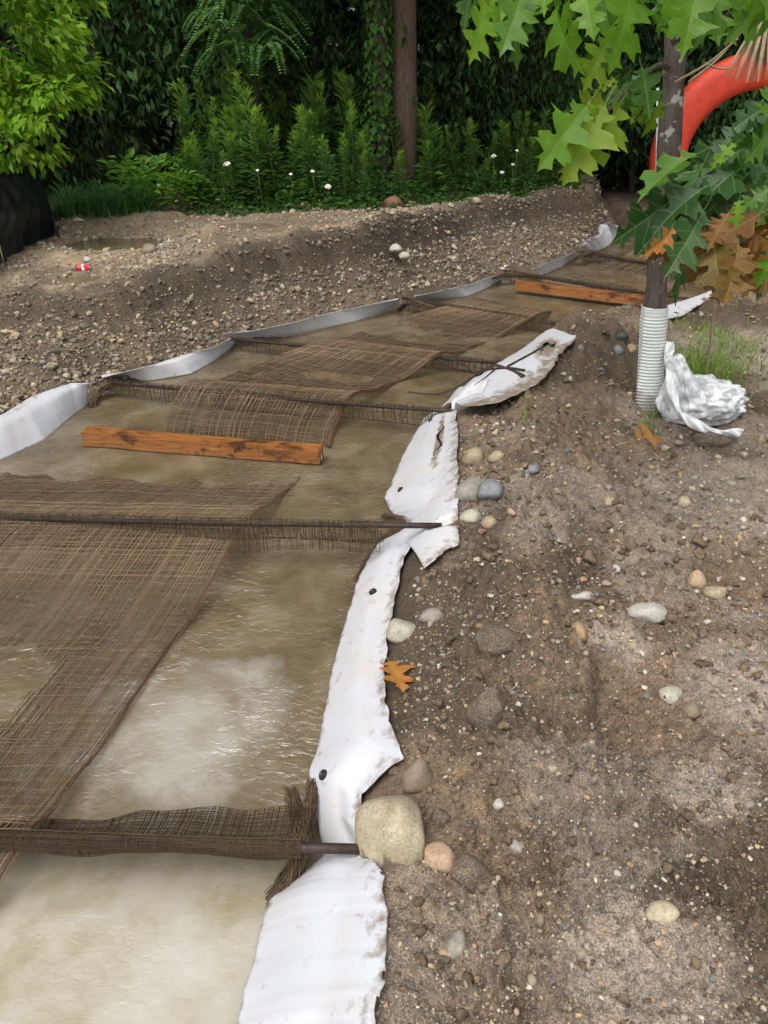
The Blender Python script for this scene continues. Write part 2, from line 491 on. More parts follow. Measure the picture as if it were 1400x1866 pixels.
def m_water():
    m, nt, p, o = mat('muddy_water')
    pos = geo_pos(nt)
    nm = noise(nt, 1.1, 3, .55, pos, .4); n1 = noise(nt, 3.4, 6, .6, pos, .25); n2 = noise(nt, 9, 3, .6, pos)
    sx = nd(nt, 'ShaderNodeSeparateXYZ'); nt.links.new(pos, sx.inputs[0])
    near = maprange(nt, sx.outputs[1], 1.45, 1.15, 0, 1)       # the front basin holds the finest pale silt
    silt = ramp(nt, n1.outputs[0], [(.32, (.098, .073, .038)), (.5, (.15, .115, .066)), (.68, (.215, .175, .115))]).outputs[0]
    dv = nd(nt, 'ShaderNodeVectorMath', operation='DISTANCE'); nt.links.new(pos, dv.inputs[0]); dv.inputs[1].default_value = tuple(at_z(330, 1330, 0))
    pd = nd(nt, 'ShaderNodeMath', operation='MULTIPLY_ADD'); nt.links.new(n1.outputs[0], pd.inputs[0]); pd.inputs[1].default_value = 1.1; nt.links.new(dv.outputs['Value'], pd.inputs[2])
    silt = mix(nt, ramp(nt, pd.outputs[0], [(.66, (1, 1, 1)), (.92, (0, 0, 0))]).outputs[0], silt, (.345, .32, .27))      # pale sky reflection behind the first rod, painted into the colour
    pale = ramp(nt, n1.outputs[0], [(.36, (.30, .265, .16)), (.50, (.40, .37, .29)), (.66, (.46, .44, .39))]).outputs[0]
    v = mix(nt, near, silt, pale)
    nt.links.new(v, p.inputs['Base Color'])
    p.inputs['Roughness'].default_value = .04
    p.inputs['IOR'].default_value = 1.5
    # ripples: fine wavelets whose strength wanders, plus rain rings
    mp = nd(nt, 'ShaderNodeMapping'); nt.links.new(pos, mp.inputs[0]); mp.inputs['Rotation'].default_value = (0, 0, .25); mp.inputs['Scale'].default_value = (.7, 1, 1)
    w1 = noise(nt, 34, 3, .6, mp.outputs[0], .8)
    w2 = noise(nt, 5, 3, .5, pos, .5)
    msk = ramp(nt, nm.outputs[0], [(.38, (.08, .08, .08)), (.58, (1, 1, 1))]).outputs[0]
    ww = mix(nt, 1.0, w1.outputs[0], msk, 'MULTIPLY')
    vo = nd(nt, 'ShaderNodeTexVoronoi', Scale=7.0, Randomness=1.0); nt.links.new(pos, vo.inputs['Vector'])
    mm = nd(nt, 'ShaderNodeMath', operation='MULTIPLY'); nt.links.new(vo.outputs['Distance'], mm.inputs[0]); mm.inputs[1].default_value = 75
    sn = nd(nt, 'ShaderNodeMath', operation='SINE'); nt.links.new(mm.outputs[0], sn.inputs[0])
    fall = ramp(nt, vo.outputs['Distance'], [(.02, (1, 1, 1)), (.22, (0, 0, 0))]).outputs[0]
    sel = ramp(nt, vo.outputs['Color'], [(.5, (0, 0, 0)), (.55, (1, 1, 1))]).outputs[0]
    rg = mix(nt, 1.0, fall, sel, 'MULTIPLY')
    rings = mix(nt, 1.0, rg, sn.outputs[0], 'MULTIPLY')
    h = mix(nt, 1.0, ww, mix(nt, 1.0, w2.outputs[0], (.8, .8, .8), 'MULTIPLY'), 'ADD')
    h = mix(nt, 1.0, h, mix(nt, 1.0, rings, (.12, .12, .12), 'MULTIPLY'), 'ADD')
    b = nd(nt, 'ShaderNodeBump', Distance=.03); nt.links.new(h, b.inputs['Height']); nt.links.new(maprange(nt, sx.outputs[1], 1.35, 1.7, .30, .62), b.inputs['Strength'])
    df = nt.nodes.new('ShaderNodeBsdfDiffuse'); nt.links.new(v, df.inputs['Color'])
    b2 = nd(nt, 'ShaderNodeBump', Strength=.06, Distance=.02); nt.links.new(h, b2.inputs['Height']); nt.links.new(b2.outputs[0], df.inputs['Normal'])
    gl = nt.nodes.new('ShaderNodeBsdfGlossy'); gl.inputs['Roughness'].default_value = .05; nt.links.new(b.outputs[0], gl.inputs['Normal'])
    fr = nd(nt, 'ShaderNodeFresnel', IOR=1.85); nt.links.new(b.outputs[0], fr.inputs['Normal'])
    ms = nt.nodes.new('ShaderNodeMixShader'); nt.links.new(fr.outputs[0], ms.inputs[0]); nt.links.new(df.outputs[0], ms.inputs[1]); nt.links.new(gl.outputs[0], ms.inputs[2])
    nt.links.new(ms.outputs[0], o.inputs['Surface'])
    return m

def m_wood():
    m, nt, p, o = mat('stained_timber')
    tc = nd(nt, 'ShaderNodeTexCoord').outputs['Object']
    mp = nd(nt, 'ShaderNodeMapping'); nt.links.new(tc, mp.inputs[0]); mp.inputs['Scale'].default_value = (.06, 1, 1)
    n = noise(nt, 90, 4, .6, mp.outputs[0]); 
    mp2 = nd(nt, 'ShaderNodeMapping'); nt.links.new(tc, mp2.inputs[0]); mp2.inputs['Scale'].default_value = (.7, 1, 1)
    n2 = noise(nt, 9, 4, .7, mp2.outputs[0], .6)
    v = ramp(nt, n.outputs[0], [(.3, (.14, .052, .014)), (.55, (.29, .112, .028)), (.75, (.38, .17, .055))]).outputs[0]
    v = mix(nt, ramp(nt, n2.outputs[0], [(.53, (0, 0, 0)), (.66, (.95, .95, .95))]).outputs[0], v, (.035, .016, .007))
    nt.links.new(v, p.inputs['Base Color']); p.inputs['Roughness'].default_value = .45
    bump(nt, p, n.outputs[0], .35, .005)
    return m

def m_plastic_bag():
    m, nt, p, out = mat('crumpled_white_plastic')
    tc = nd(nt, 'ShaderNodeTexCoord').outputs['Object']
    n = noise(nt, 9, 5, .6, tc, 1.2)
    nt.links.new(ramp(nt, n.outputs[0], [(.3, (.66, .68, .70)), (.6, (.82, .84, .86))]).outputs[0], p.inputs['Base Color'])
    p.inputs['Roughness'].default_value = .28
    nt.links.new(ramp(nt, n.outputs[0], [(.34, (.45, .45, .45)), (.56, (.95, .95, .95))]).outputs[0], p.inputs['Alpha'])
    bump(nt, p, n.outputs[0], .8, .02)
    return m

M = dict(
    soil=m_ground(), gravel=m_col('gravel_stone', .7, 80), clod=m_col('soil_clod', .9, 90, .9, .2), net=m_col('coir_twine', .9, 200, .3, .15),
    fabric=m_fabric(), water=m_water(), wood=m_wood(), leaves=m_leaf('foliage'), bag=m_plastic_bag(),
    rod=m_plain('rusty_steel', (.045, .03, .024), .6, .3, 60, .4), washer=m_plain('black_rubber', (.02, .02, .022), .5),
    screw=m_plain('screw_steel', (.3, .3, .3), .35, .9),
    bark=m_bark('sapling_bark', (.045, .035, .028), (.13, .105, .085), (.36, .36, .31)),
    bark_brown=m_bark('brown_bark', (.07, .045, .03), (.16, .11, .075)), bark_dark=m_bark('dark_bark', (.02, .017, .014), (.06, .05, .04)),
    guard=m_guard(), red=m_plain('red_plastic', (.62, .055, .025), .6, 0, 12, .15, .05),
    black_sheet=m_plain('black_woven_plastic', (.014, .016, .019), .38, 0, 7, .4, .4),
    bamboo=m_plain('bamboo', (.42, .34, .2), .6), straw=m_plain('dry_straw', (.36, .28, .17), .75, 0, 25, .3), stem=m_plain('green_stem', (.07, .12, .03), .6),
    flower=m_plain('white_petals', (.8, .82, .72), .7, 0, 60, .08), canred=m_plain('red_can_paint', (.62, .03, .05), .3), canwhite=m_plain('white_can_paint', (.8, .78, .76), .3),
    alu=m_plain('can_metal', (.6, .6, .6), .3, 1), twig=m_bark('wet_twig', (.02, .014, .01), (.06, .04, .03)), paint=m_plain('white_paint_mark', (.8, .8, .78), .6, 0, 30, .05),
    lf_bright=m_leaf('oak_leaf_bright', ((.13, .29, .022), (.17, .36, .03), (.22, .40, .035)), False, .55, .4),
    lf_green=m_leaf('oak_leaf_green', ((.06, .16, .02), (.085, .21, .025), (.11, .25, .03)), False, .45, .38),
    lf_dark=m_leaf('oak_leaf_dark', ((.022, .075, .014), (.03, .09, .018), (.04, .11, .02)), False, .3, .4),
    lf_yellow=m_leaf('oak_leaf_yellow', ((.22, .36, .02), (.27, .40, .03), (.34, .42, .03)), False, .5, .45),
    lf_brown=m_leaf('oak_leaf_brown', ((.20, .085, .02), (.26, .12, .03), (.17, .12, .03)), False, .35, .55),
    lf_orange=m_leaf('oak_leaf_orange', ((.5, .2, .05), (.5, .22, .06), (.55, .25, .07)), False, .25, .55),
)

# ------------------------------------------------------------------ the setting
def build_ground():
    th = np.concatenate([np.arange(-180, -56, 8), np.linspace(-56, 56, 430), np.arange(64, 180, 8)])
    th = np.radians(th)
    r = np.concatenate([[0.0], np.geomspace(0.35, 14, 640), np.geomspace(14.5, 90, 26)])
    nt_, nr = len(th), len(r)
    T, RR = np.meshgrid(th, r, indexing='ij')
    X = RR * np.sin(T); Y = RR * np.cos(T)
    Z = terrain(X, Y)
    V = np.stack([X, Y, Z], -1).reshape(-1, 3)
    i = np.arange(nt_ * nr).reshape(nt_, nr)
    n = np.roll(i, -1, 0)
    F = np.stack([i[:, :-1], n[:, :-1], n[:, 1:], i[:, 1:]], -1).reshape(-1, 4)
    F = F[:, ::-1]
    x, y = V[:, 0], V[:, 1]
    sL, _ = polydist(x, y, LEFT); dr, _ = polydist(x, y, RIDGE)
    base = np.tile(np.array([.136, .097, .063]), (len(x), 1))
    w = sstep(-0.2, 0.25, fbm(x * 1.6, y * 1.6, 4, 61))[:, None]
    base = base * (0.66 + 0.6 * w)
    dry = np.zeros(len(x))
    for px, py, rr in DRY:
        q = np.hypot(x - px, y - py) / rr + 0.5 * fbm(x * 4, y * 4, 3, 13)
        dry = np.maximum(dry, sstep(1.3, .5, q))
    dry = np.maximum(dry, 0.6 * sstep(.12, .4, fbm(x * 2.1, y * 2.1, 4, 101)))[:, None]
    base = base * (1 - dry) + dry * np.array([.29, .24, .195])
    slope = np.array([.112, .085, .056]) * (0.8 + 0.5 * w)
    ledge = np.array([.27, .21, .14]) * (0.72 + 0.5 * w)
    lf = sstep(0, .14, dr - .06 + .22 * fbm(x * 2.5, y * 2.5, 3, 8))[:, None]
    slope = slope * (1 - .36 * np.exp(-((dr + .10 + .10 * fbm(x * 3, y * 3, 3, 83)) / .13) ** 2))[:, None]     # shade under the lip, darkened into the slope colour
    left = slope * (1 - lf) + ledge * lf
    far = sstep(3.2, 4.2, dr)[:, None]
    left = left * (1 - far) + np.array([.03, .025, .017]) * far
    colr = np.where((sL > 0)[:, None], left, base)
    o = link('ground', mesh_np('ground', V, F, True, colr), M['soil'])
    tag(o, 'damp brown soil and gravel of the dug banks', None, None, 'structure')

build_ground()

def build_water():
    pts = [(-2.75, -6), (-2.7, 2.5), (-2.4, 3.95), (-2.1, 4.75), (-1.35, 5.95), (-.05, 7.28), (1.03, 8.3), (2.2, 9.55), (3.0, 10.8), (3.4, 11.5), (4.6, 9.4), (5.2, 8.95),
           (4.3, 8.25), (3.4, 7.25), (2.7, 6.55), (1.65, 5.7), (.7, 4.65), (.45, 4.35), (.3, 3.7), (.2, 3.05), (.11, 2.6), (.04, 2.15), (-.01, 1.7), (0, 1.35), (-.09, 1.2), (-.12, .93), (-.22, 0), (-.22, -6)]
    me = bpy.data.meshes.new('channel_water')
    me.from_pydata([(x, y, 0) for x, y in pts], [], [tuple(range(len(pts)))[::-1]])
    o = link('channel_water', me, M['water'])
    if me.polygons[0].normal.z < 0: me.flip_normals()
    tag(o, 'muddy brown water lying in the dug channel', None, None, 'structure')
    for (cx, cy), (rx, ry), rot, lev in PUDDLES:
        c, s = math.cos(rot), math.sin(rot)
        n = 40; pp = []
        for k in range(n):
            a = 2 * math.pi * k / n
            u, v = rx * 1.5 * math.cos(a), ry * 1.5 * math.sin(a)
            pp.append((cx + u * c - v * s, cy + u * s + v * c))
        pp = np.array(pp)
        zc = lev
        me = bpy.data.meshes.new('puddle')
        me.from_pydata([(x, y, zc) for x, y in pp], [], [tuple(range(n))])
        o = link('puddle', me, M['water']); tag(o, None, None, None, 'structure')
build_water()

# ------------------------------------------------------------------ stones and gravel
def ico(sub):
    bm = bmesh.new(); bmesh.ops.create_icosphere(bm, subdivisions=sub, radius=1)
    V = np.array([v.co[:] for v in bm.verts]); F = np.array([[v.index for v in f.verts] for f in bm.faces])
    bm.free(); return V, F
ICO = {k: ico(k) for k in (1, 2, 3, 4)}

def n3(V, scale, seed):
    return np.array([mnoise.noise(Vector((v[0] * scale + seed * 7.3, v[1] * scale + seed * 3.1, v[2] * scale - seed * 5.7))) for v in V])

def stone_verts(sub, seed, rough=.25, angular=.0):
    V, F = ICO[sub]
    d = 1 + rough * n3(V, .9, seed) * 1.6 + rough * .5 * n3(V, 2.2, seed + 50)
    W = V * d[:, None]
    if angular:
        r2 = random.Random(seed)
        for _ in range(9):
            n = np.array([r2.gauss(0, 1) for _ in range(3)]); n /= np.linalg.norm(n)
            lim = .62 + .25 * r2.random()
            h = W @ n
            W = W - np.outer(np.clip(h - lim, 0, None) * angular, n)
    return W, F

def scatter(name, pos, size, cols, matl, label=None, subv=1, rough=.35, nvar=14, sink=.15, flat=(.45, .9)):
    """one joined mass of stones"""
    n = len(pos)
    var = [stone_verts(subv, 200 + k, rough) for k in range(nvar)]
    F0 = var[0][1]; base = np.stack([v[0] for v in var])
    k = rng.integers(0, nvar, n)
    V = base[k]
    sc = np.stack([rng.uniform(.7, 1.2, n), rng.uniform(.55, 1.0, n), rng.uniform(flat[0], flat[1], n)], 1) * size[:, None]
    V = V * sc[:, None, :]
    a = rng.uniform(0, 2 * np.pi, n); tl = rng.normal(0, .35, n)
    c, s = np.cos(tl)[:, None], np.sin(tl)[:, None]
    V = np.stack([V[..., 0], V[..., 1] * c - V[..., 2] * s, V[..., 1] * s + V[..., 2] * c], -1)
    c, s = np.cos(a)[:, None], np.sin(a)[:, None]
    V = np.stack([V[..., 0] * c - V[..., 1] * s, V[..., 0] * s + V[..., 1] * c, V[..., 2]], -1)
    V = V + pos[:, None, :] + np.stack([0 * size, 0 * size, size * (flat[0] - sink)], 1)[:, None, :]
    m = V.shape[1]
    F = (F0[None] + (np.arange(n) * m)[:, None, None]).reshape(-1, 3)
    o = link(name, mesh_np(name, V.reshape(-1, 3), F, subv > 1, np.repeat(cols, m, 0)), matl)
    tag(o, label, None, None, 'stuff')
    return o

STONE_COLS = np.array([(.36, .29, .19), (.30, .25, .18), (.42, .36, .26), (.24, .21, .17), (.20, .18, .16), (.40, .28, .16), (.16, .155, .15), (.46, .43, .36), (.30, .21, .13)])
def scols(n, k=1.0):
    c = STONE_COLS[rng.integers(0, len(STONE_COLS), n)] * rng.uniform(.7, 1.2, (n, 1)) * k
    return c

def polar(n, r0, r1, a0=-50, a1=50):
    r = np.exp(rng.uniform(math.log(r0), math.log(r1), n)); a = np.radians(rng.uniform(a0, a1, n))
    return r * np.sin(a), r * np.cos(a), r

def right_pts(n, r0=.6, r1=8, off=.2):
    x, y, r = polar(n, r0, r1, -15, 52)
    sR = -polydist(x, y, RIGHT)[0]
    k = sR > off * (1 + .5 * rng.random(n)); x, y, r = x[k], y[k], r[k]
    return x, y, r
def left_pts(n, rmax=3.2):
    x = rng.uniform(-4.0, 3.6, n); y = rng.uniform(3.9, 11.2, n)
    sL = polydist(x, y, LEFT)[0]; dr = polydist(x, y, RIDGE)[0]
    k = (sL > .1) & (dr < rmax); return x[k], y[k], dr[k]

x, y, r = right_pts(52000)
x = np.asarray(x); P = np.stack([x, y, terrain(x, y)], 1)
den = rng.random(len(x)) < (0.35 + 1.1 * np.clip(fbm(x * 3, y * 3, 3, 3) + .3, 0, 1)); P = P[den]; r = r[den]
sz = np.clip(.0019 * (1 + rng.pareto(2.3, len(P))), .0019, .009) * np.clip(r / 1.6, .8, 2.2)
scatter('gravel', P, sz, scols(len(P), 1.0), M['gravel'], 'fine grit strewn over the right dirt bank')
x, y, r = right_pts(9000)
P = np.stack([x, y, terrain(x, y)], 1)
k = rng.random(len(P)) < np.clip(.25 + 1.6 * (fbm(x * 2.3, y * 2.3, 3, 71) + .15), 0.05, 1); P = P[k]; r = r[k]
sz = np.clip(.0042 * (1 + rng.pareto(2.3, len(P))), .0042, .018) * np.clip(r / 1.8, .8, 1.6)
cc = np.array([.136, .099, .066]) * rng.uniform(.8, 1.35, (len(P), 1))
scatter('soil_clods', P, sz, cc, M['clod'], 'crumbly clods of damp soil on the right bank', 2, .75, 12, .3, (.5, .9))
x, y, dr = left_pts(150000, 2.6)
keep = rng.random(len(x)) < np.where(dr < -.2, .95, np.where(dr < 0, .7, np.clip(.42 - .12 * dr + 1.3 * fbm(x * 1.5, y * 1.5, 3, 19), .08, 1))); x, y, dr = x[keep], y[keep], dr[keep]
P = np.stack([x, y, terrain(x, y)], 1)
sz = np.clip(.0072 * (1 + rng.pareto(2.5, len(P))), .0072, .03)
lc = scols(len(P), .9); lc = lc * .55 + .45 * np.array([.21, .165, .115]); lc = lc * np.where(dr < .05, np.where(rng.random(len(P)) < .28, 1.45, .74), 1.25)[:, None]
scatter('gravel', P, sz, lc, M['gravel'], 'grey tan gravel covering the left cut slope and ledge', 1, .55, 20, .3)

stone_mats = {
    'tan': m_stone('tan_stone', (.27, .21, .13), (.40, .33, .22)), 'speckled': m_stone('speckled_stone', (.30, .25, .16), (.46, .41, .29), (.13, .11, .09)),
    'brown': m_stone('brown_stone', (.17, .125, .085), (.26, .20, .14)), 'pink': m_stone('pinkish_stone', (.36, .24, .15), (.46, .33, .22)),
    'grey': m_stone('grey_stone', (.21, .19, .165), (.32, .29, .25)), 'cream': m_stone('cream_stone', (.40, .335, .215), (.50, .425, .30)),
    'pale': m_stone('pale_stone', (.34, .325, .245), (.45, .43, .34)), 'slate': m_stone('slate_stone', (.13, .14, .15), (.22, .23, .245)),
    'white': m_stone('white_stone', (.38, .365, .33), (.48, .46, .42)), 'black': m_stone('black_stone', (.02, .02, .022), (.05, .05, .052)),
    'orange': m_stone('orange_stone', (.30, .19, .10), (.38, .25, .145)), 'soil': M['soil'], 'rust': m_stone('rust_stone', (.14, .065, .03), (.24, .12, .06))}

def stone(name, px, py, w, h, colr, label, seed, ang=.4, sub=3, depth=None, lift=.28, cat='stone', group=None, rot=None):
    """px,py = centre in the photo, w,h = its size there"""
    g = on_ground(px, py + h * .3)
    t = (g - np.array([0, 0, CAM_H])) @ np.array([0, CP, -SP])
    sx, sz = w / FPX * t / 2 * 1.06, h / FPX * t / 2 * 1.1
    W, F = stone_verts(sub, seed, .2, ang)
    W = W / np.abs(W).max(0)
    W = W * np.array([sx, depth if depth else (sx + sz) / 2 * .95, sz])
    me = mesh_np(name, W, F, True, np.tile(np.array([[.15, .118, .088]]), (len(W), 1)))
    c = at_t(px, py + h * .06, t + sx * .4); W = W * 1.08
    if name == 'clod':
        W = W * (1 + .10 * n3(W / sx, 4.5, seed) + .09 * n3(W / sx, 11, seed + 3))[:, None]
    o = link(name, me, stone_mats[colr], None, c)
    o.rotation_euler = (-.35, 0, 0)
    if rot: o.rotation_euler = rot
    tag(o, label, cat, group)
    return o

ST = [
    ('boulder', 715, 1515, 132, 152, 'speckled', 'big rounded speckled tan boulder touching the end of the nearest rod', 3, .55, 4),
    ('stone', 761, 1414, 58, 80, 'brown', 'blocky brown stone standing just behind the big speckled boulder', 4, .9, 3),
    ('stone', 803, 1560, 62, 56, 'pink', 'angular pinkish stone right beside the big speckled boulder', 5, .9, 3),
    ('stone', 833, 1723, 52, 54, 'grey', 'smooth rounded grey brown stone near the lower end of the white sheet', 6, .7, 3),
    ('stone', 1208, 1661, 62, 40, 'cream', 'oblong cream stone alone on bare dirt at lower right', 7, .5, 3),
    ('stone', 733, 1150, 62, 46, 'pale', 'pale greenish flat stone at the sheet edge above the orange leaf', 8, .5, 3),
    ('stone', 785, 1122, 50, 32, 'grey', 'grey stone half buried right of the pale greenish flat stone', 9, .6, 3),
    ('stone', 862, 835, 36, 42, 'tan', 'upright tan cobble below the twigs beside the torn white sheet', 10, .4, 3),
    ('stone', 905, 833, 30, 26, 'tan', 'small tan stone next to the upright tan cobble', 11, .6, 3),
    ('stone', 860, 898, 62, 66, 'grey', 'large round grey cobble beside the torn white sheet', 12, .4, 3),
    ('stone', 893, 892, 50, 48, 'slate', 'blue grey slate cobble leaning on the large round grey cobble', 13, .8, 3),
    ('stone', 857, 941, 42, 30, 'pale', 'pale oval stone level with the end of the second rod', 14, .3, 3),
    ('stone', 893, 952, 32, 24, 'tan', 'tan stone just right of the pale oval stone', 15, .5, 3),
    ('stone', 969, 855, 28, 20, 'slate', 'small dark slate stone on the mound of soil', 16, .6, 3),
    ('stone', 1269, 1056, 34, 38, 'pink', 'roundish pinkish tan stone, upper of two on the right dirt', 17, .5, 3),
    ('stone', 1303, 1079, 40, 26, 'tan', 'flat tan stone just below the roundish pinkish tan one', 18, .4, 3),
    ('stone', 1182, 1115, 76, 42, 'white', 'flat whitish slab of stone half sunk in the dirt', 19, .9, 3),
    ('stone', 1058, 1152, 34, 40, 'orange', 'orange tan pointed stone left of the whitish slab', 20, .8, 3),
    ('stone', 1060, 1085, 42, 18, 'white', 'thin pale flat stone above the orange tan pointed stone', 21, .6, 3),
    ('stone', 1058, 1055, 26, 14, 'orange', 'little orange pebble above the thin pale flat stone', 22, .4, 2),
    ('stone', 1121, 1037, 20, 18, 'white', 'little white stone up the dirt from the whitish slab', 23, .6, 2),
    ('stone', 1222, 1266, 46, 34, 'pale', 'pale rounded stone paired with a small brown stone', 24, .3, 3),
    ('stone', 1258, 1292, 32, 34, 'brown', 'small brown stone touching the pale rounded stone', 25, .5, 3),
    ('stone', 1112, 913, 30, 26, 'tan', 'tan stone on the dirt below the fallen brown leaf', 26, .7, 3),
    ('stone', 941, 1541, 36, 26, 'grey', 'dull grey stone pressed into the dirt right of the pinkish stone', 27, .4, 3),
    ('stone', 909, 1465, 22, 20, 'white', 'tiny white chip on the dirt up right of the boulder', 28, .8, 2),
    ('stone', 1125, 1590, 18, 16, 'white', 'tiny white chip up left of the oblong cream stone', 29, .8, 2),
    ('stone', 1254, 1557, 36, 16, 'cream', 'thin cream sliver of stone up right of the oblong cream stone', 30, .6, 2),
    ('stone', 1007, 1400, 20, 16, 'tan', 'small tan pebble in the middle of the bare dirt', 31, .4, 2),
    ('stone', 1247, 913, 24, 20, 'cream', 'small cream stone at the edge of the dry pale dirt', 32, .6, 2),
    ('stone', 985, 1675, 20, 24, 'brown', 'small brown pebble between the boulder and the lower frame', 33, .6, 2),
    ('stone', 1131, 614, 30, 26, 'black', 'black stone on the mound left of the tree guard', 34, .6, 3),
    ('stone', 1126, 640, 22, 24, 'slate', 'grey slate stone just below the black stone on the mound', 35, .6, 3),
    ('stone', 1150, 636, 18, 20, 'orange', 'small orange stone between the tree guard and the slate stone', 36, .4, 3),
    ('stone', 1132, 598, 30, 16, 'cream', 'cream stone above the black stone on the mound', 37, .6, 3),
    ('stone', 722, 453, 24, 18, 'white', 'white stone in the middle of the left cut slope', 38, .6, 3),
    ('stone', 738, 466, 22, 16, 'pale', 'pale stone beside the white one on the left cut slope', 39, .6, 3),
    ('stone', 823, 472, 20, 16, 'tan', 'rounded tan stone right of the white pair on the left slope', 40, .4, 3),
    ('stone', 756, 433, 26, 18, 'brown', 'brown cobble above the white pair on the left slope', 41, .5, 3),
    ('stone', 716, 372, 38, 28, 'rust', 'rust brown boulder at the foot of the tall weeds', 42, .5, 3),
    ('stone', 869, 366, 16, 12, 'cream', 'cream stone at the weed edge right of the rust brown boulder', 43, .4, 3),
    ('stone', 272, 455, 30, 22, 'brown', 'dark brown stone at the right end of the ledge puddle', 44, .7, 3),
    ('stone', 160, 473, 16, 12, 'white', 'small white stone just above the crushed red can', 45, .5, 3),
    ('stone', 144, 402, 24, 12, 'cream', 'flat cream stone in front of the grass tufts', 46, .6, 3),
    ('stone', 505, 578, 30, 22, 'cream', 'cream stone low on the gravel slope above the white sheet', 47, .6, 3),
    ('stone', 735, 565, 14, 12, 'orange', 'small tan pebble lying on the netting bunch at the left bank', 48, .4, 2),
    ('clod', 856, 1590, 76, 70, 'soil', 'rough lump of soil right of the pinkish stone', 49, .6, 4),
    ('clod', 890, 1290, 76, 80, 'soil', 'big crumbly lump of soil right of the orange leaf', 51, .6, 4),
    ('clod', 905, 1165, 80, 60, 'soil', 'broad lump of soil up the dirt from the big crumbly lump', 52, .5, 4),
    ('clod', 1300, 800, 70, 40, 'soil', 'lump of soil under the edge of the plastic bag', 53, .5, 4),
    ('clod', 800, 1490, 40, 34, 'soil', 'small soil lump wedged between boulder and pinkish stone', 54, .5, 3),
]
for nm, px, py, w, h, c, lab, seed, ang, sub in ST:
    stone(nm, px, py, w, h, c, lab, seed, ang, sub, cat='soil clod' if nm == 'clod' else 'stone')

# loose pebbles: one object each, sharing a few meshes
pvar = []
for k in range(6):
    for cn in ('tan', 'cream', 'grey', 'pink'):
        W, F = stone_verts(2, 300 + k, .3, .5)
        me = mesh_np('pebble', W * np.array([1, .75, .6]), F, True); me.materials.append(stone_mats[cn]); pvar.append(me)
x, y, r = right_pts(1500, .8, 5.5, .4)
cnt = 0
for i in rng.permutation(len(x))[:230]:
    o = link('pebble', pvar[rng.integers(0, len(pvar))])
    s = min(.0045 * (1 + rng.pareto(2.4)), .014) * (0.8 + .25 * r[i])
    o.location = (x[i], y[i], gz(x[i], y[i]) + s * .25); o.scale = (s, s, s); o.rotation_euler = (rng.normal(0, .3), rng.normal(0, .3), rng.uniform(0, 6.28))
    tag(o, 'small loose pebble scattered over the damp right dirt bank', 'pebble', 'small pebbles scattered on the right dirt bank')
x, y, dr = left_pts(500, 2.0)
for i in range(min(110, len(x))):
    o = link('cobble', pvar[rng.integers(0, len(pvar))])
    s = rng.uniform(.022, .045)
    o.location = (x[i], y[i], gz(x[i], y[i]) + s * .2); o.scale = (s, s, s); o.rotation_euler = (rng.normal(0, .4), rng.normal(0, .4), rng.uniform(0, 6.28))
    tag(o, 'fist sized cobble bedded in the gravel of the left slope', 'cobble', 'cobbles bedded in the left gravel slope')

# ------------------------------------------------------------------ white sheets
def resample(P, n):
    P = np.asarray(P, float)
    d = np.r_[0, np.cumsum(np.linalg.norm(np.diff(P, axis=0), axis=1))]
    s = np.linspace(0, d[-1], n)
    return np.stack([np.interp(s, d, P[:, k]) for k in range(P.shape[1])], 1)

def rodline(a, b, za, zb, L=None):
    A, B = at_z(*a, za), at_z(*b, zb)
    if L: A = B - (B - A) / np.linalg.norm(B - A) * L; A[2] = za
    return A, B
RODLINES = [rodline((20, 1551), (690, 1548), .10, .19, 2.35), rodline((0, 951), (805, 958), .10, .25, 2.45), rodline((188, 695), (857, 752), .10, .17)]

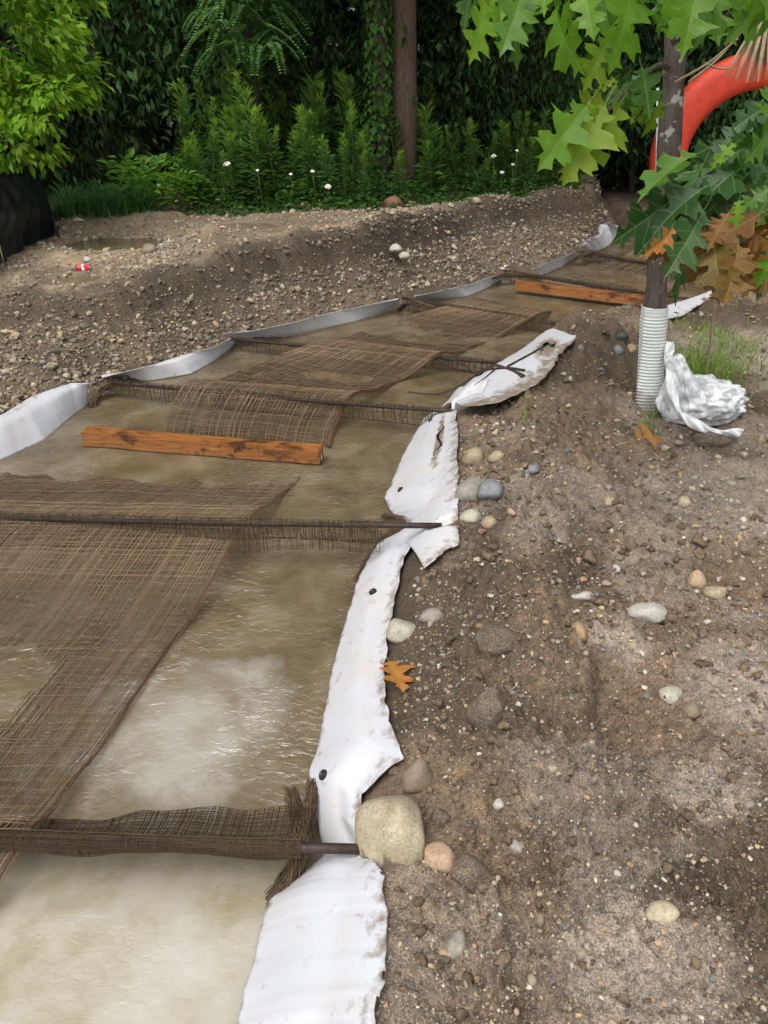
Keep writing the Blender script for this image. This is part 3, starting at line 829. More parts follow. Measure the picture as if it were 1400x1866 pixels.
def sheet(label, inner, outer, zi, zo, crest, seed, mud=.3, tears=(), nu=110, nv=34, fold=.006, follow=True, washers=(), ragged=.012, crest_v=.45, lift=0.0):
    A = np.array([on_ground(p[0], p[1], False) if len(p) == 3 else at_z(p[0], p[1], zi) for p in inner]); B = np.array([on_ground(*p, False) + np.array([0, 0, .012]) if follow and p[1] < 1900 else at_z(p[0], p[1], zo) for p in outer])
    A = resample(A, nu); B = resample(B, nu)
    A[:, :2] += ragged * .5 * np.stack([fbm(np.arange(nu) * .13, np.zeros(nu) + seed, 3, seed), fbm(np.arange(nu) * .13, np.zeros(nu) + 9 + seed, 3, seed)], 1)
    B[:, :2] += ragged * 1.0 * np.stack([fbm(np.arange(nu) * .09, np.zeros(nu) + seed, 3, seed + 3), fbm(np.arange(nu) * .09, np.zeros(nu) + 9, 3, seed + 4)], 1)
    u = np.linspace(0, 1, nu)[:, None]; v = np.linspace(0, 1, nv)[None, :]
    G = A[:, None, :] * (1 - v[..., None]) + B[:, None, :] * v[..., None]
    bulge = np.minimum(v / crest_v, (1 - v) / (1 - crest_v)); bulge = np.minimum(bulge, .9) / .9
    G[..., 2] += .8 * crest * bulge * (0.9 + .18 * fbm(u * 3 + 0 * v, seed + 0 * u + 0 * v, 2, seed))
    # creases that run along the sheet, and soft buckles across it
    w = v * 3.2 + .35 * fbm(u * 1.3 + 0 * v, v * .8 + seed + 0 * u, 2, seed + 7)
    G[..., 2] += 1.5 * fold * (np.abs(np.sin(w * 2.2)) ** .6 - .5) * np.sin(np.pi * np.clip(v, .02, 1)) 
    G[..., 2] += fold * .6 * fbm(u * 3 + 0 * v, v * 2.5 + 0 * u, 2, seed + 11)
    if follow:
        g = terrain(G[..., 0], G[..., 1], False) + .012
        for _ in range(14):
            g[1:-1] = (g[:-2] + g[1:-1] * 2 + g[2:]) / 4; g[:, 1:-1] = (g[:, :-2] + 2 * g[:, 1:-1] + g[:, 2:]) / 4
        lo = g + .024 + .012 * np.sin(np.pi * v)
        G[..., 2] = np.maximum(G[..., 2], np.where(v > .08, lo, -1))
    Z = G[..., 2]
    for _ in range(8):
        Z[1:-1] = (Z[:-2] + 2 * Z[1:-1] + Z[2:]) / 4; Z[:, 1:-1] = (Z[:, :-2] + 2 * Z[:, 1:-1] + Z[:, 2:]) / 4
    Z += lift * np.sin(np.pi * np.clip(v, 0, .8) / 1.6) ** 2
    for ra_, rb_ in RODLINES:           # pinned down under the rods
        d = (rb_ - ra_)[:2]; L2 = d @ d
        tt = ((G[..., 0] - ra_[0]) * d[0] + (G[..., 1] - ra_[1]) * d[1]) / L2
        dist = np.hypot(G[..., 0] - ra_[0] - tt * d[0], G[..., 1] - ra_[1] - tt * d[1])
        lim = ra_[2] + (rb_[2] - ra_[2]) * tt - .019 + np.clip(dist - .015, 0, 9) * 2.0
        G[..., 2] = np.where((tt > 0) & (tt < 1.03), np.minimum(G[..., 2], lim), G[..., 2])
    V = G.reshape(-1, 3)
    idx = np.arange(nu * nv).reshape(nu, nv)
    F = np.stack([idx[:-1, :-1], idx[1:, :-1], idx[1:, 1:], idx[:-1, 1:]], -1)
    uc = ((u[:-1] + u[1:]) / 2) + 0 * v[:, :-1]; vc = ((v[:, :-1] + v[:, 1:]) / 2) + 0 * u[:-1]
    keep = np.ones(uc.shape, bool)
    for (u0, v0, du, dv) in tears:
        q = (np.abs(uc - u0) / du) ** 1.2 + (np.abs(vc - v0 - .05 * np.sin(uc * 40)) / dv)
        keep &= q > 1
    edge = vc + .06 * fbm(uc * 12, vc * 0, 3, seed + 5)
    keep &= ~((edge > 1.0) & (vc > .9))
    F = F[keep]
    m = np.clip(mud * (sstep(.75, 1, v) + .8 * sstep(.1, 0, v)) + 0 * u, 0, 1)
    for (u0, v0, du, dv) in tears:
        m = np.maximum(m, .75 * np.exp(-((u - u0) / (du * 1.3)) ** 2 - ((v - v0) / (dv * 2.2)) ** 2))
    colr = np.repeat(m.reshape(-1, 1), 3, 1)
    me = mesh_np('white_sheet', V, F, True, colr)
    o = link('white_sheet', me, M['fabric'])
    so = o.modifiers.new('thickness', 'SOLIDIFY'); so.thickness = .003; so.offset = 1
    tag(o, label, 'liner sheet', 'white liner sheets along the channel banks')
    for (px, py, rr) in washers:
        best = None
        for z in np.linspace(0, .3, 31):
            p = at_z(px, py, z)
            d = np.abs(V - p).sum(1); k = d.argmin()
            if best is None or d[k] < best[0]: best = (d[k], k)
        k = best[1]; iu, iv = divmod(k, nv)
        iu = min(max(iu, 1), nu - 2); iv = min(max(iv, 1), nv - 2)
        n = np.cross(G[iu + 1, iv] - G[iu - 1, iv], G[iu, iv + 1] - G[iu, iv - 1]); n /= np.linalg.norm(n)
        if n[2] < 0: n = -n
        bm = bmesh.new()
        prof = [(0.0001, .006), (rr * .35, .006), (rr * .4, .004), (rr * .95, .003), (rr, 0), (rr * .95, -.004)]
        ring = []
        for q, zz in prof:
            ring.append([bm.verts.new((q * math.cos(a), q * math.sin(a), zz)) for a in np.linspace(0, 2 * math.pi, 18, endpoint=False)])
        for a, b in zip(ring[:-1], ring[1:]):
            for j in range(18): bm.faces.new((a[j], b[j], b[(j + 1) % 18], a[(j + 1) % 18]))
        me2 = bpy.data.meshes.new('washer'); bm.to_mesh(me2); bm.free()
        wsh = link('washer', me2, M['washer'], o)
        wsh.location = Vector(V[k] + n * .004); wsh.rotation_euler = Vector(n).to_track_quat('Z', 'Y').to_euler()
        bm = bmesh.new(); bmesh.ops.create_cone(bm, cap_ends=True, segments=6, radius1=rr * .34, radius2=rr * .3, depth=.005)
        me3 = bpy.data.meshes.new('screw_head'); bm.to_mesh(me3); bm.free()
        sc = link('screw_head', me3, M['screw'], wsh); sc.location = (0, 0, .0085)
    return o

sheet('white liner sheet nearest the camera, in front of the first rod', [(330, 2250), (400, 1990), (430, 1866), (463, 1740), (490, 1640), (530, 1605), (588, 1563)],
      [(640, 2250), (680, 1990), (692, 1866), (703, 1720), (706, 1650), (688, 1595), (672, 1560)], .015, .15, .06, 1, .25, nu=150, nv=44, fold=.005)
sheet('long white liner sheet with two black washers between first and second rods', [(588, 1562), (584, 1530), (575, 1470), (562, 1415), (580, 1350), (610, 1200), (640, 1100), (655, 1050), (690, 985), (737, 962)],
      [(672, 1560), (655, 1530), (655, 1470), (733, 1395), (706, 1330), (704, 1240), (709, 1150), (726, 1080), (735, 1030), (762, 990)], .02, .16, .06, 2, .25,
      nu=220, nv=40, fold=.005, washers=[(590, 1414, .016), (680, 1081, .016)])
sheet('torn white liner sheet with mud streaked slits beyond the second rod', [(733, 1010), (740, 965), (708, 925), (701, 905), (735, 830), (772, 762)],
      [(770, 1050), (838, 1010), (835, 905), (833, 830), (832, 757)], .03, .24, .05, 3, .3, [(.72, .66, .17, .03)],
      nu=150, nv=60, fold=.006, washers=[(731, 893, .016), (785, 766, .014)])
sheet('crumpled white liner sheet with twigs lying on it, beside the soil mound', [(805, 740), (838, 702), (850, 715), (900, 690), (960, 660), (1047, 631, 1)],
      [(838, 768), (868, 765), (905, 757), (960, 735), (1000, 700), (1047, 637)], .05, .17, .03, 4, .45, [(.62, .75, .09, .06)], nu=120, nv=40, fold=.010, ragged=.02, lift=.04)
sheet('thin strip of white liner along the right bank behind the sapling', [(1195, 580), (1250, 560), (1300, 538), (1340, 520), (1420, 495)],
      [(1205, 590), (1265, 566), (1312, 545), (1350, 530), (1430, 505)], .04, .15, .03, 5, .2, ragged=.05)
sheet('white liner sheet on the left bank at the frame edge', [(-320, 1010), (-150, 905), (0, 838), (80, 802), (140, 752), (160, 738)],
      [(-320, 870), (-150, 815), (0, 757), (60, 722), (130, 698), (161, 698)], .0, .17, .05, 6, .12, follow=False, fold=.010)
sheet('white liner sheet on the left bank between third and fourth rods', [(185, 697), (280, 693), (350, 681), (400, 650), (428, 628)],
      [(185, 687), (280, 664), (350, 643), (390, 632), (420, 617)], .005, .12, .04, 7, .12, follow=False, fold=.010)
sheet('long white liner sheet on the left bank past the fourth rod', [(432, 624), (470, 618), (540, 608), (650, 585), (728, 556)],
      [(405, 607), (450, 604), (520, 590), (620, 565), (726, 545)], .01, .14, .04, 8, .12, follow=False, fold=.010)
sheet('narrow white liner sheet on the left bank past the fifth rod', [(755, 548), (850, 540), (880, 528), (914, 510)],
      [(755, 540), (850, 519), (880, 509), (912, 499)], .005, .12, .03, 9, .15, follow=False, fold=.008)
sheet('short white liner sheet on the left bank beyond the far timber', [(985, 502), (1020, 488), (1050, 468)], [(968, 491), (1010, 474), (1047, 460)], .005, .14, .03, 10, .2, follow=False, fold=.01)
sheet('bunched white liner sheet at the far end of the channel', [(1068, 462), (1100, 453), (1130, 432)], [(1060, 450), (1092, 420), (1097, 402), (1128, 414)], .01, .22, .05, 11, .2, follow=False, fold=.03, ragged=.06)

# ------------------------------------------------------------------ rods, netting, timbers
NETC = np.array([.235, .165, .105])
def net(surface, us, vs, nu, nv, r, jit, parent, name='netting', dark=1.0, keep=1.0, along=None):
    """woven twine over a (Nu,Nv,3) surface; us lengthwise strands, vs cross strands; bilinear sampled"""
    S = np.asarray(surface, float); Nu, Nv, _ = S.shape
    def samp(u, v):
        a = np.clip(u, 0, 1) * (Nu - 1); b = np.clip(v, 0, 1) * (Nv - 1)
        i = np.minimum(a.astype(int), Nu - 2); j = np.minimum(b.astype(int), Nv - 2)
        fa = (a - i)[..., None]; fb = (b - j)[..., None]
        return (S[i, j] * (1 - fa) + S[i + 1, j] * fa) * (1 - fb) + (S[i, j + 1] * (1 - fa) + S[i + 1, j + 1] * fa) * fb
    vv = (np.arange(us) + .5) / us + rng.normal(0, jit / us, us)
    tt = np.linspace(0, 1, nu)
    U, Vv = np.meshgrid(tt, vv, indexing='xy')
    Vv = Vv + np.stack([jit * .9 / us * fbm(tt * 14, np.full(nu, k * 3.7), 2, 5) for k in range(us)])
    L1 = samp(U, Vv); L1[..., 2] += rng.normal(0, r * .6, L1.shape[:2])
    uu = (np.arange(vs) + .5) / vs + rng.normal(0, jit / vs, vs)
    t2 = np.linspace(0, 1, nv)
    V2, U2 = np.meshgrid(t2, uu, indexing='xy')
    U2 = U2 + np.stack([jit * 1.4 / vs * fbm(t2 * 18, np.full(nv, k * 2.9), 2, 15) for k in range(vs)])
    L2 = samp(U2, V2); L2[..., 2] += rng.normal(0, r * .6, L2.shape[:2])
    if keep < 1:
        L1 = L1[rng.random(len(L1)) < keep]; L2 = L2[rng.random(len(L2)) < keep]
    Va, Fa = tubes(L1, r * rng.uniform(.75, 1.35, (len(L1), 1)), 3); Vb, Fb = tubes(L2, r * .75 * rng.uniform(.6, 1.3, (len(L2), 1)), 3)
    ca = np.repeat(NETC * rng.uniform(.6, 1.5, (len(L1), 1)) * np.array([1, 1, 1]), nu * 3, 0); cb = np.repeat(NETC * rng.uniform(.55, 1.3, (len(L2), 1)), nv * 3, 0)
    V = np.concatenate([Va, Vb]); c = np.concatenate([ca, cb]) * dark
    wet = sstep(.05, .0, V[:, 2])[:, None]
    c = c * (1 - .35 * wet)
    o = link(name, mesh_np(name, V, np.concatenate([Fa, Fb + len(Va)]), True, c), M['net'], parent)
    o['kind'] = 'stuff'
    return o

def bunch(pts, n, spread, r, parent, col=.6, ln=30, name='net_bunch'):
    P0 = spline(pts, ln)
    L = P0[None] + np.stack([np.stack([spread * fbm(np.linspace(0, 3, ln) + k * 5.1, np.full(ln, c * 9.7 + k), 3, 25 + c) for c in range(3)], 1) for k in range(n)]) * 2
    L[..., :2] += rng.normal(0, spread * .35, (n, 1, 2))
    V, F = tubes(L, r, 3)
    o = link(name, mesh_np(name, V, F, True, np.repeat(NETC * rng.uniform(.35, .8, (n, 1)) * col / .6, ln * 3, 0)), M['net'], parent)
    o['kind'] = 'stuff'; return o

def baffle(label, A, B, zr, back, front, rad=.012, us=90, vs=12, dark=.55, rng_v=(0, 1), bunch_at=None, r=.0016, span=None):
    A = np.array(A, float); B = np.array(B, float)
    t = empty('net_baffle', (A + B) / 2, label, 'net baffle', 'net baffles on rods across the channel')
    inv = (A + B) / 2
    n = 14
    k = np.linspace(0, 1, n)[:, None]
    pts = A + (B - A) * k; pts[:, 2] += -.012 * np.sin(np.pi * k[:, 0])
    rodo = tube_obj('rod', pts - inv, np.full(n, rad), M['rod'], t, 12)
    d = (B - A)[:2] / np.linalg.norm((B - A)[:2]); nrm = np.array([d[1], -d[0]])       # towards the camera
    if nrm[1] > 0: nrm = -nrm
    w = np.linspace(rng_v[0], rng_v[1], 60)
    C = A + (B - A) * w[:, None]
    prof = []
    for s in np.linspace(-1, 1, 25):
        if s < -.12:
            q = (-s - .12) / .88; off = -(rad + back * q); z = rad - (zr + rad + .006 + .02 * q) * (1 - (1 - q) ** 3.2)
        elif s > .12:
            q = (s - .12) / .88; off = rad + front * .55 * q; z = rad - (zr + .03) * min(1, front / .04) * q
        else:
            off = s / .12 * rad; z = rad * 1.25
        prof.append((off, z))
    S = np.zeros((len(prof), len(w), 3))
    for i, (off, z) in enumerate(prof):
        wob = 1 + .8 * fbm(w * 6, np.full(len(w), i * .05), 3, 33)
        S[i, :, :2] = C[:, :2] + nrm * (off * wob)[:, None]
        S[i, :, 2] = C[:, 2] + z + .018 * fbm(w * 16, np.full(len(w), i * .2), 3, 43) * (abs(off) > rad)
    S = S - inv
    o = net(S.transpose(0, 1, 2), int(us * 1.6), vs, 26, 90, r, .5, t, 'net_curtain', dark)
    if bunch_at is not None:
        for b in bunch_at: bunch([np.array(q) - inv for q in b[0]], b[1], b[2], r * 1.15, t)
    return t

r1a, r1b = RODLINES[0]
b1 = [([at_z(572, 1425, .03), at_z(560, 1500, .06), at_z(548, 1545, .12), at_z(535, 1600, .05), at_z(495, 1640, .0)], 110, .014, 0),
      ([at_z(530, 1440, .0), at_z(545, 1500, .04), at_z(555, 1545, .115), at_z(515, 1610, .01)], 80, .015, 0)]
baffle('net baffle on the rod nearest the camera, fringed along its front', r1a, r1b, .10, .15, .012, .0125, 260, 110, .36, (.02, .92), b1, .0011)
r2a, r2b = RODLINES[1]
b2 = [([at_z(700, 940, .03), at_z(730, 958, .115), at_z(700, 985, .04), at_z(655, 1060, .0)], 70, .014, 0), ([at_z(640, 950, .0), at_z(690, 955, .09), at_z(735, 962, .1)], 40, .012, 0)]
baffle('net baffle on the second rod, its right end resting on the white sheet', r2a, r2b, .10, .05, .05, .012, 150, 30, .5, (.02, .9), b2, .0011)
rods = [
    ('net baffle on the third rod, just behind the near timber', (188, 695), (857, 752), [([at_z(165, 742, 0), at_z(180, 715, .05), at_z(200, 697, .1)], 60, .02, 0)]),
    ('net baffle on the fourth rod, by the pointed white flap on the left bank', (422, 617), (965, 665), None),
    ('net baffle on the fifth rod, just in front of the far timber', (733, 543), (1095, 602), [([at_z(728, 565, 0), at_z(745, 552, .09), at_z(790, 560, .08)], 50, .02, 0)]),
    ('net baffle on the sixth rod, right behind the far timber', (920, 494), (1260, 545), [([at_z(900, 505, .1), at_z(935, 500, .1), at_z(985, 505, .05)], 60, .025, 0)]),
    ('net baffle on the farthest rod, next to the bunched white liner', (1058, 459), (1330, 500), [([at_z(1050, 470, .1), at_z(1075, 460, .12), at_z(1110, 468, .05)], 60, .025, 0)]),
]
for lab, a, b, bu in rods:
    B_ = at_z(*b, .17 if 'third' in lab else .1)
    baffle(lab, at_z(*a, .1), B_,   .10, .025, .022, .012, 80, 14, .5, (.02, .93), bu, .0017)

def runner(label, right, left, us, vs, r, nu, nv, dark=1.0, seed=1, zfun=None, keep=1.0):
    Rr = spline(right, 120); Ll = spline(left, 120)
    v = np.linspace(0, 1, 60)
    S = Ll[:, None, :] * (1 - v)[None, :, None] + Rr[:, None, :] * v[None, :, None]
    uu = np.linspace(0, 1, 120)[:, None]
    lowness = sstep(.1, .02, S[..., 2])
    S[..., 2] += (.022 * fbm(S[..., 0] * 3, S[..., 1] * 3, 3, seed) + .010 * fbm(S[..., 0] * 9, S[..., 1] * 9, 2, seed + 9)) * (.35 + lowness * .75)
    inv = S.mean((0, 1))
    t = empty('runner_net', inv, label, 'netting', 'brown coir nets laid along the channel')
    net(S - inv, us, vs, nu, nv, r, .55, t, 'netting', dark, keep)
    # doubled selvedge along the right edge
    e = S[:, -1] - inv
    L = e[None] + rng.normal(0, .006, (9, 1, 3)) + .012 * np.stack([np.stack([fbm(np.linspace(0, 9, 120), np.full(120, k * 3. + c), 2, 71) for c in range(3)], 1) for k in range(9)])
    V, F = tubes(L, r, 3)
    o = link('selvedge', mesh_np('selvedge', V, F, True, np.repeat(np.array([.17, .10, .06]) * rng.uniform(.7, 1.4, (9, 1)), 360, 0)), M['net'], t); o['kind'] = 'stuff'
    return t

ra = [at_z(548, 872, -.02), at_z(500, 910, .05), at_z(446, 953, .125), at_z(380, 1065, .075), at_z(303, 1185, .012), at_z(240, 1280, .004), at_z(180, 1370, .008), at_z(100, 1465, .05), at_z(30, 1545, .125), at_z(-25, 1640, .06), at_z(-60, 1720, -.02)]
la = [p + np.array([-1.55, .06, 0]) for p in ra]
runner('wide brown net draped over the two nearest rods at the left', ra, la, 230, 200, .00125, 180, 110, 1.25, 4)
rb = [at_z(1010, 566, -.02), at_z(962, 583, .1), at_z(900, 618, .0), at_z(840, 640, .02), at_z(786, 653, .125), at_z(735, 692, .005), at_z(690, 712, .03), at_z(630, 736, .125), at_z(612, 770, .05), at_z(600, 812, .02)]
lb = [at_z(870, 540, -.02), at_z(820, 556, .1), at_z(735, 580, .0), at_z(640, 610, .02), at_z(556, 630, .125), at_z(470, 664, .005), at_z(395, 690, .03), at_z(326, 711, .125), at_z(312, 740, .05), at_z(297, 788, .02)]
runner('narrow brown net running from the near timber back over three rods', rb, lb, 105, 150, .0022, 200, 60, 1.1, 8)
d7 = np.array([.73, -.68, 0])
lc_ = [at_z(1175, 448, 0), at_z(1140, 464, .11), at_z(1085, 490, .0), at_z(1030, 505, .02), at_z(985, 512, .09)]
rc_ = [p + d7 * 1.1 for p in lc_]
runner('farthest brown net running back from the far timber past the sapling', rc_, lc_, 55, 120, .004, 80, 40, 1.1, 12)

def timber(label, a, b, z, hh, white=False):
    A, B = at_z(*a, z), at_z(*b, z)
    L = np.linalg.norm(B - A); c = (A + B) / 2
    bm = bmesh.new()
    bmesh.ops.create_cube(bm, size=1)
    for v in bm.verts: v.co = Vector((v.co.x * L, v.co.y * .088, v.co.z * hh))
    bmesh.ops.bevel(bm, geom=list(bm.edges), offset=.005, segments=2, affect='EDGES')
    bmesh.ops.subdivide_edges(bm, edges=[e for e in bm.edges if abs(e.verts[0].co.x - e.verts[1].co.x) > .5], cuts=40)
    for v in bm.verts:
        q = Vector((v.co.x * 5, v.co.y * 20, v.co.z * 20 + a[0]))
        v.co.y += .0035 * mnoise.noise(q); v.co.z += .004 * mnoise.noise(q + Vector((9, 4, 2))) + .01 * (v.co.x / L) ** 2
    me = bpy.data.meshes.new('timber_post'); bm.to_mesh(me); bm.free()
    for p in me.polygons: p.use_smooth = False
    o = link('timber_post', me, M['wood']); o.location = Vector(c)
    o.rotation_euler = (0, math.atan2(A[2] - B[2], L), math.atan2(B[1] - A[1], B[0] - A[0]))
    tag(o, label, 'timber', 'orange stained timbers weighing down the nets')
    if white:
        bm = bmesh.new(); bmesh.ops.create_circle(bm, cap_ends=True, segments=12, radius=.014)
        me = bpy.data.meshes.new('paint_mark'); bm.to_mesh(me); bm.free()
        k = link('paint_mark', me, M['paint'], o); k.location = (L / 2 + .0025, -.012, -.005); k.rotation_euler = (0, math.pi / 2, 0); k.scale = (1.4, .6, 1)
    return o
timber('near orange stained timber holding down the net at the left', (156, 795), (586, 829), .047, .088, True)
timber('far orange stained timber crossing behind the sapling trunk', (941, 520), (1215, 553), .075, .085)

# twigs on the crumpled sheet
def branch(label, pix, r0, r1, sub=()):
    P = spline([at_z(*p) for p in pix], 26); P[:, 2] = np.maximum(P[:, 2], terrain(P[:, 0], P[:, 1], False) + .085)
    for _ in range(12): P[1:-1, 2] = (P[:-2, 2] + P[1:-1, 2] + P[2:, 2]) / 3
    P += np.stack([.012 * fbm(np.linspace(0, 5, 26), np.full(26, c * 4.), 3, int(pix[0][0])) for c in range(3)], 1)
    inv = P.mean(0)
    t = empty('fallen_branch', inv, label, 'branch')
    tube_obj('stem', P - inv, np.linspace(r0, r1, 26), M['twig'], t, 7)
    for s in sub:
        Q = spline([at_z(*p) for p in s], 14); Q[:, 2] = np.maximum(Q[:, 2], terrain(Q[:, 0], Q[:, 1], False) + .085)
        tube_obj('twig', Q - inv, np.linspace(r1 * 1.2, r1 * .5, 14), M['twig'], t, 5)
branch('dark fallen branch lying slantwise across the crumpled white sheet', [(948, 737, .24), (900, 708, .2), (860, 682, .14), (795, 655, .1)], .014, .007,
       [[(880, 694, .17), (850, 668, .17), (815, 652, .12)], [(920, 720, .22), (960, 712, .22), (985, 708, .2)]])
branch('thin dark twig lying level across the lower part of the crumpled sheet', [(950, 732, .23), (905, 725, .19), (850, 722, .12), (745, 715, .06)], .008, .004, [[(900, 724, .19), (880, 738, .18), (862, 748, .17)]])

# ------------------------------------------------------------------ sapling, guard, bag
def oak_mesh(k):
    r2 = random.Random(k)
    half = [(.012, .02), (.05, .06), (.11, .085), (.20, .09), (.165, .17), (.075, .215), (.10, .27), (.21, .285), (.35, .31), (.30, .375), (.385, .445), (.25, .475), (.10, .515),
            (.12, .57), (.23, .60), (.35, .685), (.25, .70), (.285, .79), (.15, .755), (.075, .77), (.085, .83), (.15, .90), (.06, .905), (.0, 1.0)]
    V = []; F = []
    mid = [(0, t) for t in np.linspace(0, 1, 9)]
    for sgn in (1, -1):
        out = [(sgn * x * (1 + r2.uniform(-.32, .12)), y + r2.uniform(-.03, .03)) for x, y in half[:-1]]
        poly = mid + out[::-1]
        vv = [Vector((x, y, 0)) for x, y in poly]
        tri = tessellate_polygon([vv])
        b = len(V); V += [(x, y, 0) for x, y in poly]
        F += [tuple(b + i for i in t) for t in tri]
    V = np.array(V); 
    bend = r2.uniform(.1, .8); fold = r2.uniform(.05, .55); curl = r2.uniform(-.5, .5)
    x, y = V[:, 0], V[:, 1]
    V[:, 2] = -bend * y ** 2 + fold * np.abs(x) - .5 * fold * x ** 2 * 3 + curl * x * y + .035 * np.sin(y * 14 + k) * np.abs(x) * 3
    W = [(-.006, 0, 0), (.006, 0, 0), (.004, -.28, .03), (-.004, -.28, .03)]
    b = len(V)
    V = np.concatenate([V, np.array(W)])
    me = bpy.data.meshes.new('leaf')
    me.from_pydata([tuple(v) for v in V], [], [f for f in F] + [(b, b + 1, b + 2, b + 3)])
    for p in me.polygons: p.use_smooth = True
    return me
OAK = [oak_mesh(k) for k in range(9)]
OAKM = {}
def oak(base, tip, m, parent, inv, nrm=None):
    key = (R_.randrange(9), m)
    if key not in OAKM:
        me = OAK[key[0]].copy(); me.materials.append(M[m]); OAKM[key] = me
    o = link('leaf', OAKM[key], None, parent)
    y = Vector(tip - base); L = y.length; y.normalize()
    n = Vector(nrm) if nrm is not None else Vector((R_.gauss(0, .65), -.65 + R_.gauss(0, .35), .6 + R_.gauss(0, .45)))
    x = y.cross(n); x.normalize(); z = x.cross(y)
    mtx = Matrix((x, y, z)).transposed().to_4x4(); mtx.translation = Vector(base - inv)
    o.matrix_local = mtx @ Matrix.Scale(L, 4)
    return o

base = at_z(1188, 768, .33)
tb = on_ground(1190, 758) + np.array([0, .07, -.03])
sap = empty('oak_sapling', tb, 'young oak sapling with lichened trunk and drooping lobed leaves at the right', 'tree')
def on_y(px, py, y):
    d = ray(px, py); return np.array([0, 0, CAM_H]) + d * (y / d[1])
trunk_pts = spline([tb, on_y(1192, 570, tb[1] + .02), on_y(1208, 400, tb[1] + .06), on_y(1228, 150, tb[1] + .12), on_y(1236, 20, tb[1] + .14), on_y(1240, 20, tb[1] + .14) + np.array([.02, 0, .9])], 60)
tr = np.linspace(.058, .046, 60) * (1 + .06 * np.sin(np.arange(60) * .7)) 
Vt, Ft = tubes((trunk_pts - tb)[None], tr[None], 18)
Vt = Vt + np.array([[.006 * mnoise.noise(Vector(v) * 14) + .004 * mnoise.noise(Vector(v) * 40) for _ in range(3)] for v in Vt]) * np.array([1, 1, .3])
link('trunk', mesh_np('trunk', Vt, Ft, True), M['bark'], sap)
brs = [[(1.2, 3.74, 2.15), (1.0, 3.2, 2.3), (.72, 2.6, 2.15), (.45, 2.4, 2.06)],
       [(1.2, 3.74, 2.25), (1.2, 3.2, 2.35), (1.12, 2.7, 2.2), (1.0, 2.45, 2.06)],
       [(1.2, 3.74, 1.95), (1.35, 3.3, 2.05), (1.3, 2.8, 1.95), (1.2, 2.5, 1.75)],
       [(1.2, 3.73, 1.85), (1.05, 3.4, 1.86), (.88, 3.1, 1.8), (.75, 2.9, 1.72)],
       [(1.2, 3.74, 2.4), (1.6, 3.2, 2.5), (1.6, 2.7, 2.2), (1.4, 2.4, 1.85)]]
for b in brs:
    P = spline(b, 24); tube_obj('branch', P - tb, np.linspace(.014, .004, 24), M['bark'], sap, 7)
LF = [  # base px, tip px, distance, material
    ((885, -35), (872, 118), 2.25, 'lf_bright'), ((965, -50), (920, 95), 2.35, 'lf_green'), ((925, -40), (950, 70), 2.5, 'lf_green'), ((1012, -15), (1018, 122), 2.3, 'lf_bright'), ((1060, -60), (1078, 72), 2.3, 'lf_bright'),
    ((1160, -80), (1132, 118), 2.2, 'lf_bright'), ((1100, -60), (1105, 80), 2.4, 'lf_green'), ((1275, -75), (1258, 84), 2.15, 'lf_bright'), ((1385, -60), (1378, 34), 2.2, 'lf_bright'), ((1340, -70), (1310, 40), 2.4, 'lf_green'),
    ((1120, 55), (1068, 140), 2.5, 'lf_yellow'), ((1130, 60), (1085, 125), 2.55, 'lf_green'), ((1165, 105), (1188, 195), 2.6, 'lf_green'), ((1125, 150), (1022, 338), 2.45, 'lf_yellow'), ((1140, 165), (1088, 300), 2.5, 'lf_yellow'),
    ((1095, 160), (978, 308), 2.42, 'lf_bright'), ((1110, 150), (1040, 240), 2.6, 'lf_yellow'), ((1200, 165), (1140, 215), 2.6, 'lf_yellow'), ((1208, 165), (1192, 245), 2.6, 'lf_yellow'), ((1180, 160), (1110, 175), 2.7, 'lf_green'),
    ((1435, 235), (1315, 290), 2.25, 'lf_dark'), ((1425, 180), (1330, 232), 2.22, 'lf_dark'), ((1440, 150), (1385, 225), 2.3, 'lf_green'), ((1410, 215), (1345, 275), 2.2, 'lf_dark'), ((1385, 220), (1290, 262), 2.35, 'lf_dark'), ((1420, 260), (1280, 335), 2.25, 'lf_dark'), ((1300, 268), (1152, 331), 2.2, 'lf_green'), ((1330, 320), (1160, 400), 2.25, 'lf_dark'), ((1265, 335), (1140, 430), 2.3, 'lf_dark'),
    ((1300, 350), (1222, 505), 2.25, 'lf_dark'), ((1230, 400), (1210, 464), 2.16, 'lf_orange'), ((1310, 400), (1288, 535), 2.25, 'lf_brown'), ((1345, 415), (1342, 552), 2.2, 'lf_brown'), ((1385, 390), (1368, 505), 2.3, 'lf_brown'),
    ((1410, 375), (1300, 440), 2.28, 'lf_brown'), ((1350, 350), (1338, 415), 2.15, 'lf_bright'), ((1410, 440), (1392, 525), 2.2, 'lf_bright'), ((1385, 295), (1290, 395), 2.3, 'lf_dark'), ((1310, 290), (1245, 400), 2.4, 'lf_dark'),
    ((1350, 255), (1300, 290), 2.1, 'lf_bright'), ((1420, 200), (1375, 300), 2.2, 'lf_green'), ((1400, 150), (1420, 240), 2.2, 'lf_bright'), ((1280, 380), (1270, 430), 2.3, 'lf_brown'), ((1330, 380), (1260, 455), 2.35, 'lf_brown'),
    ((1420, 330), (1350, 380), 2.15, 'lf_green'), ((1230, 320), (1180, 360), 2.3, 'lf_dark'), ((1400, 420), (1410, 540), 2.3, 'lf_brown'), ((1265, 395), (1235, 470), 2.4, 'lf_brown'), ((1300, 440), (1275, 520), 2.3, 'lf_brown'), ((1370, 440), (1330, 530), 2.25, 'lf_brown'), ((1395, 460), (1360, 540), 2.35, 'lf_brown'), ((1340, 370), (1290, 450), 2.2, 'lf_brown'), ((1225, 395), (1170, 455), 2.4, 'lf_dark'),
]
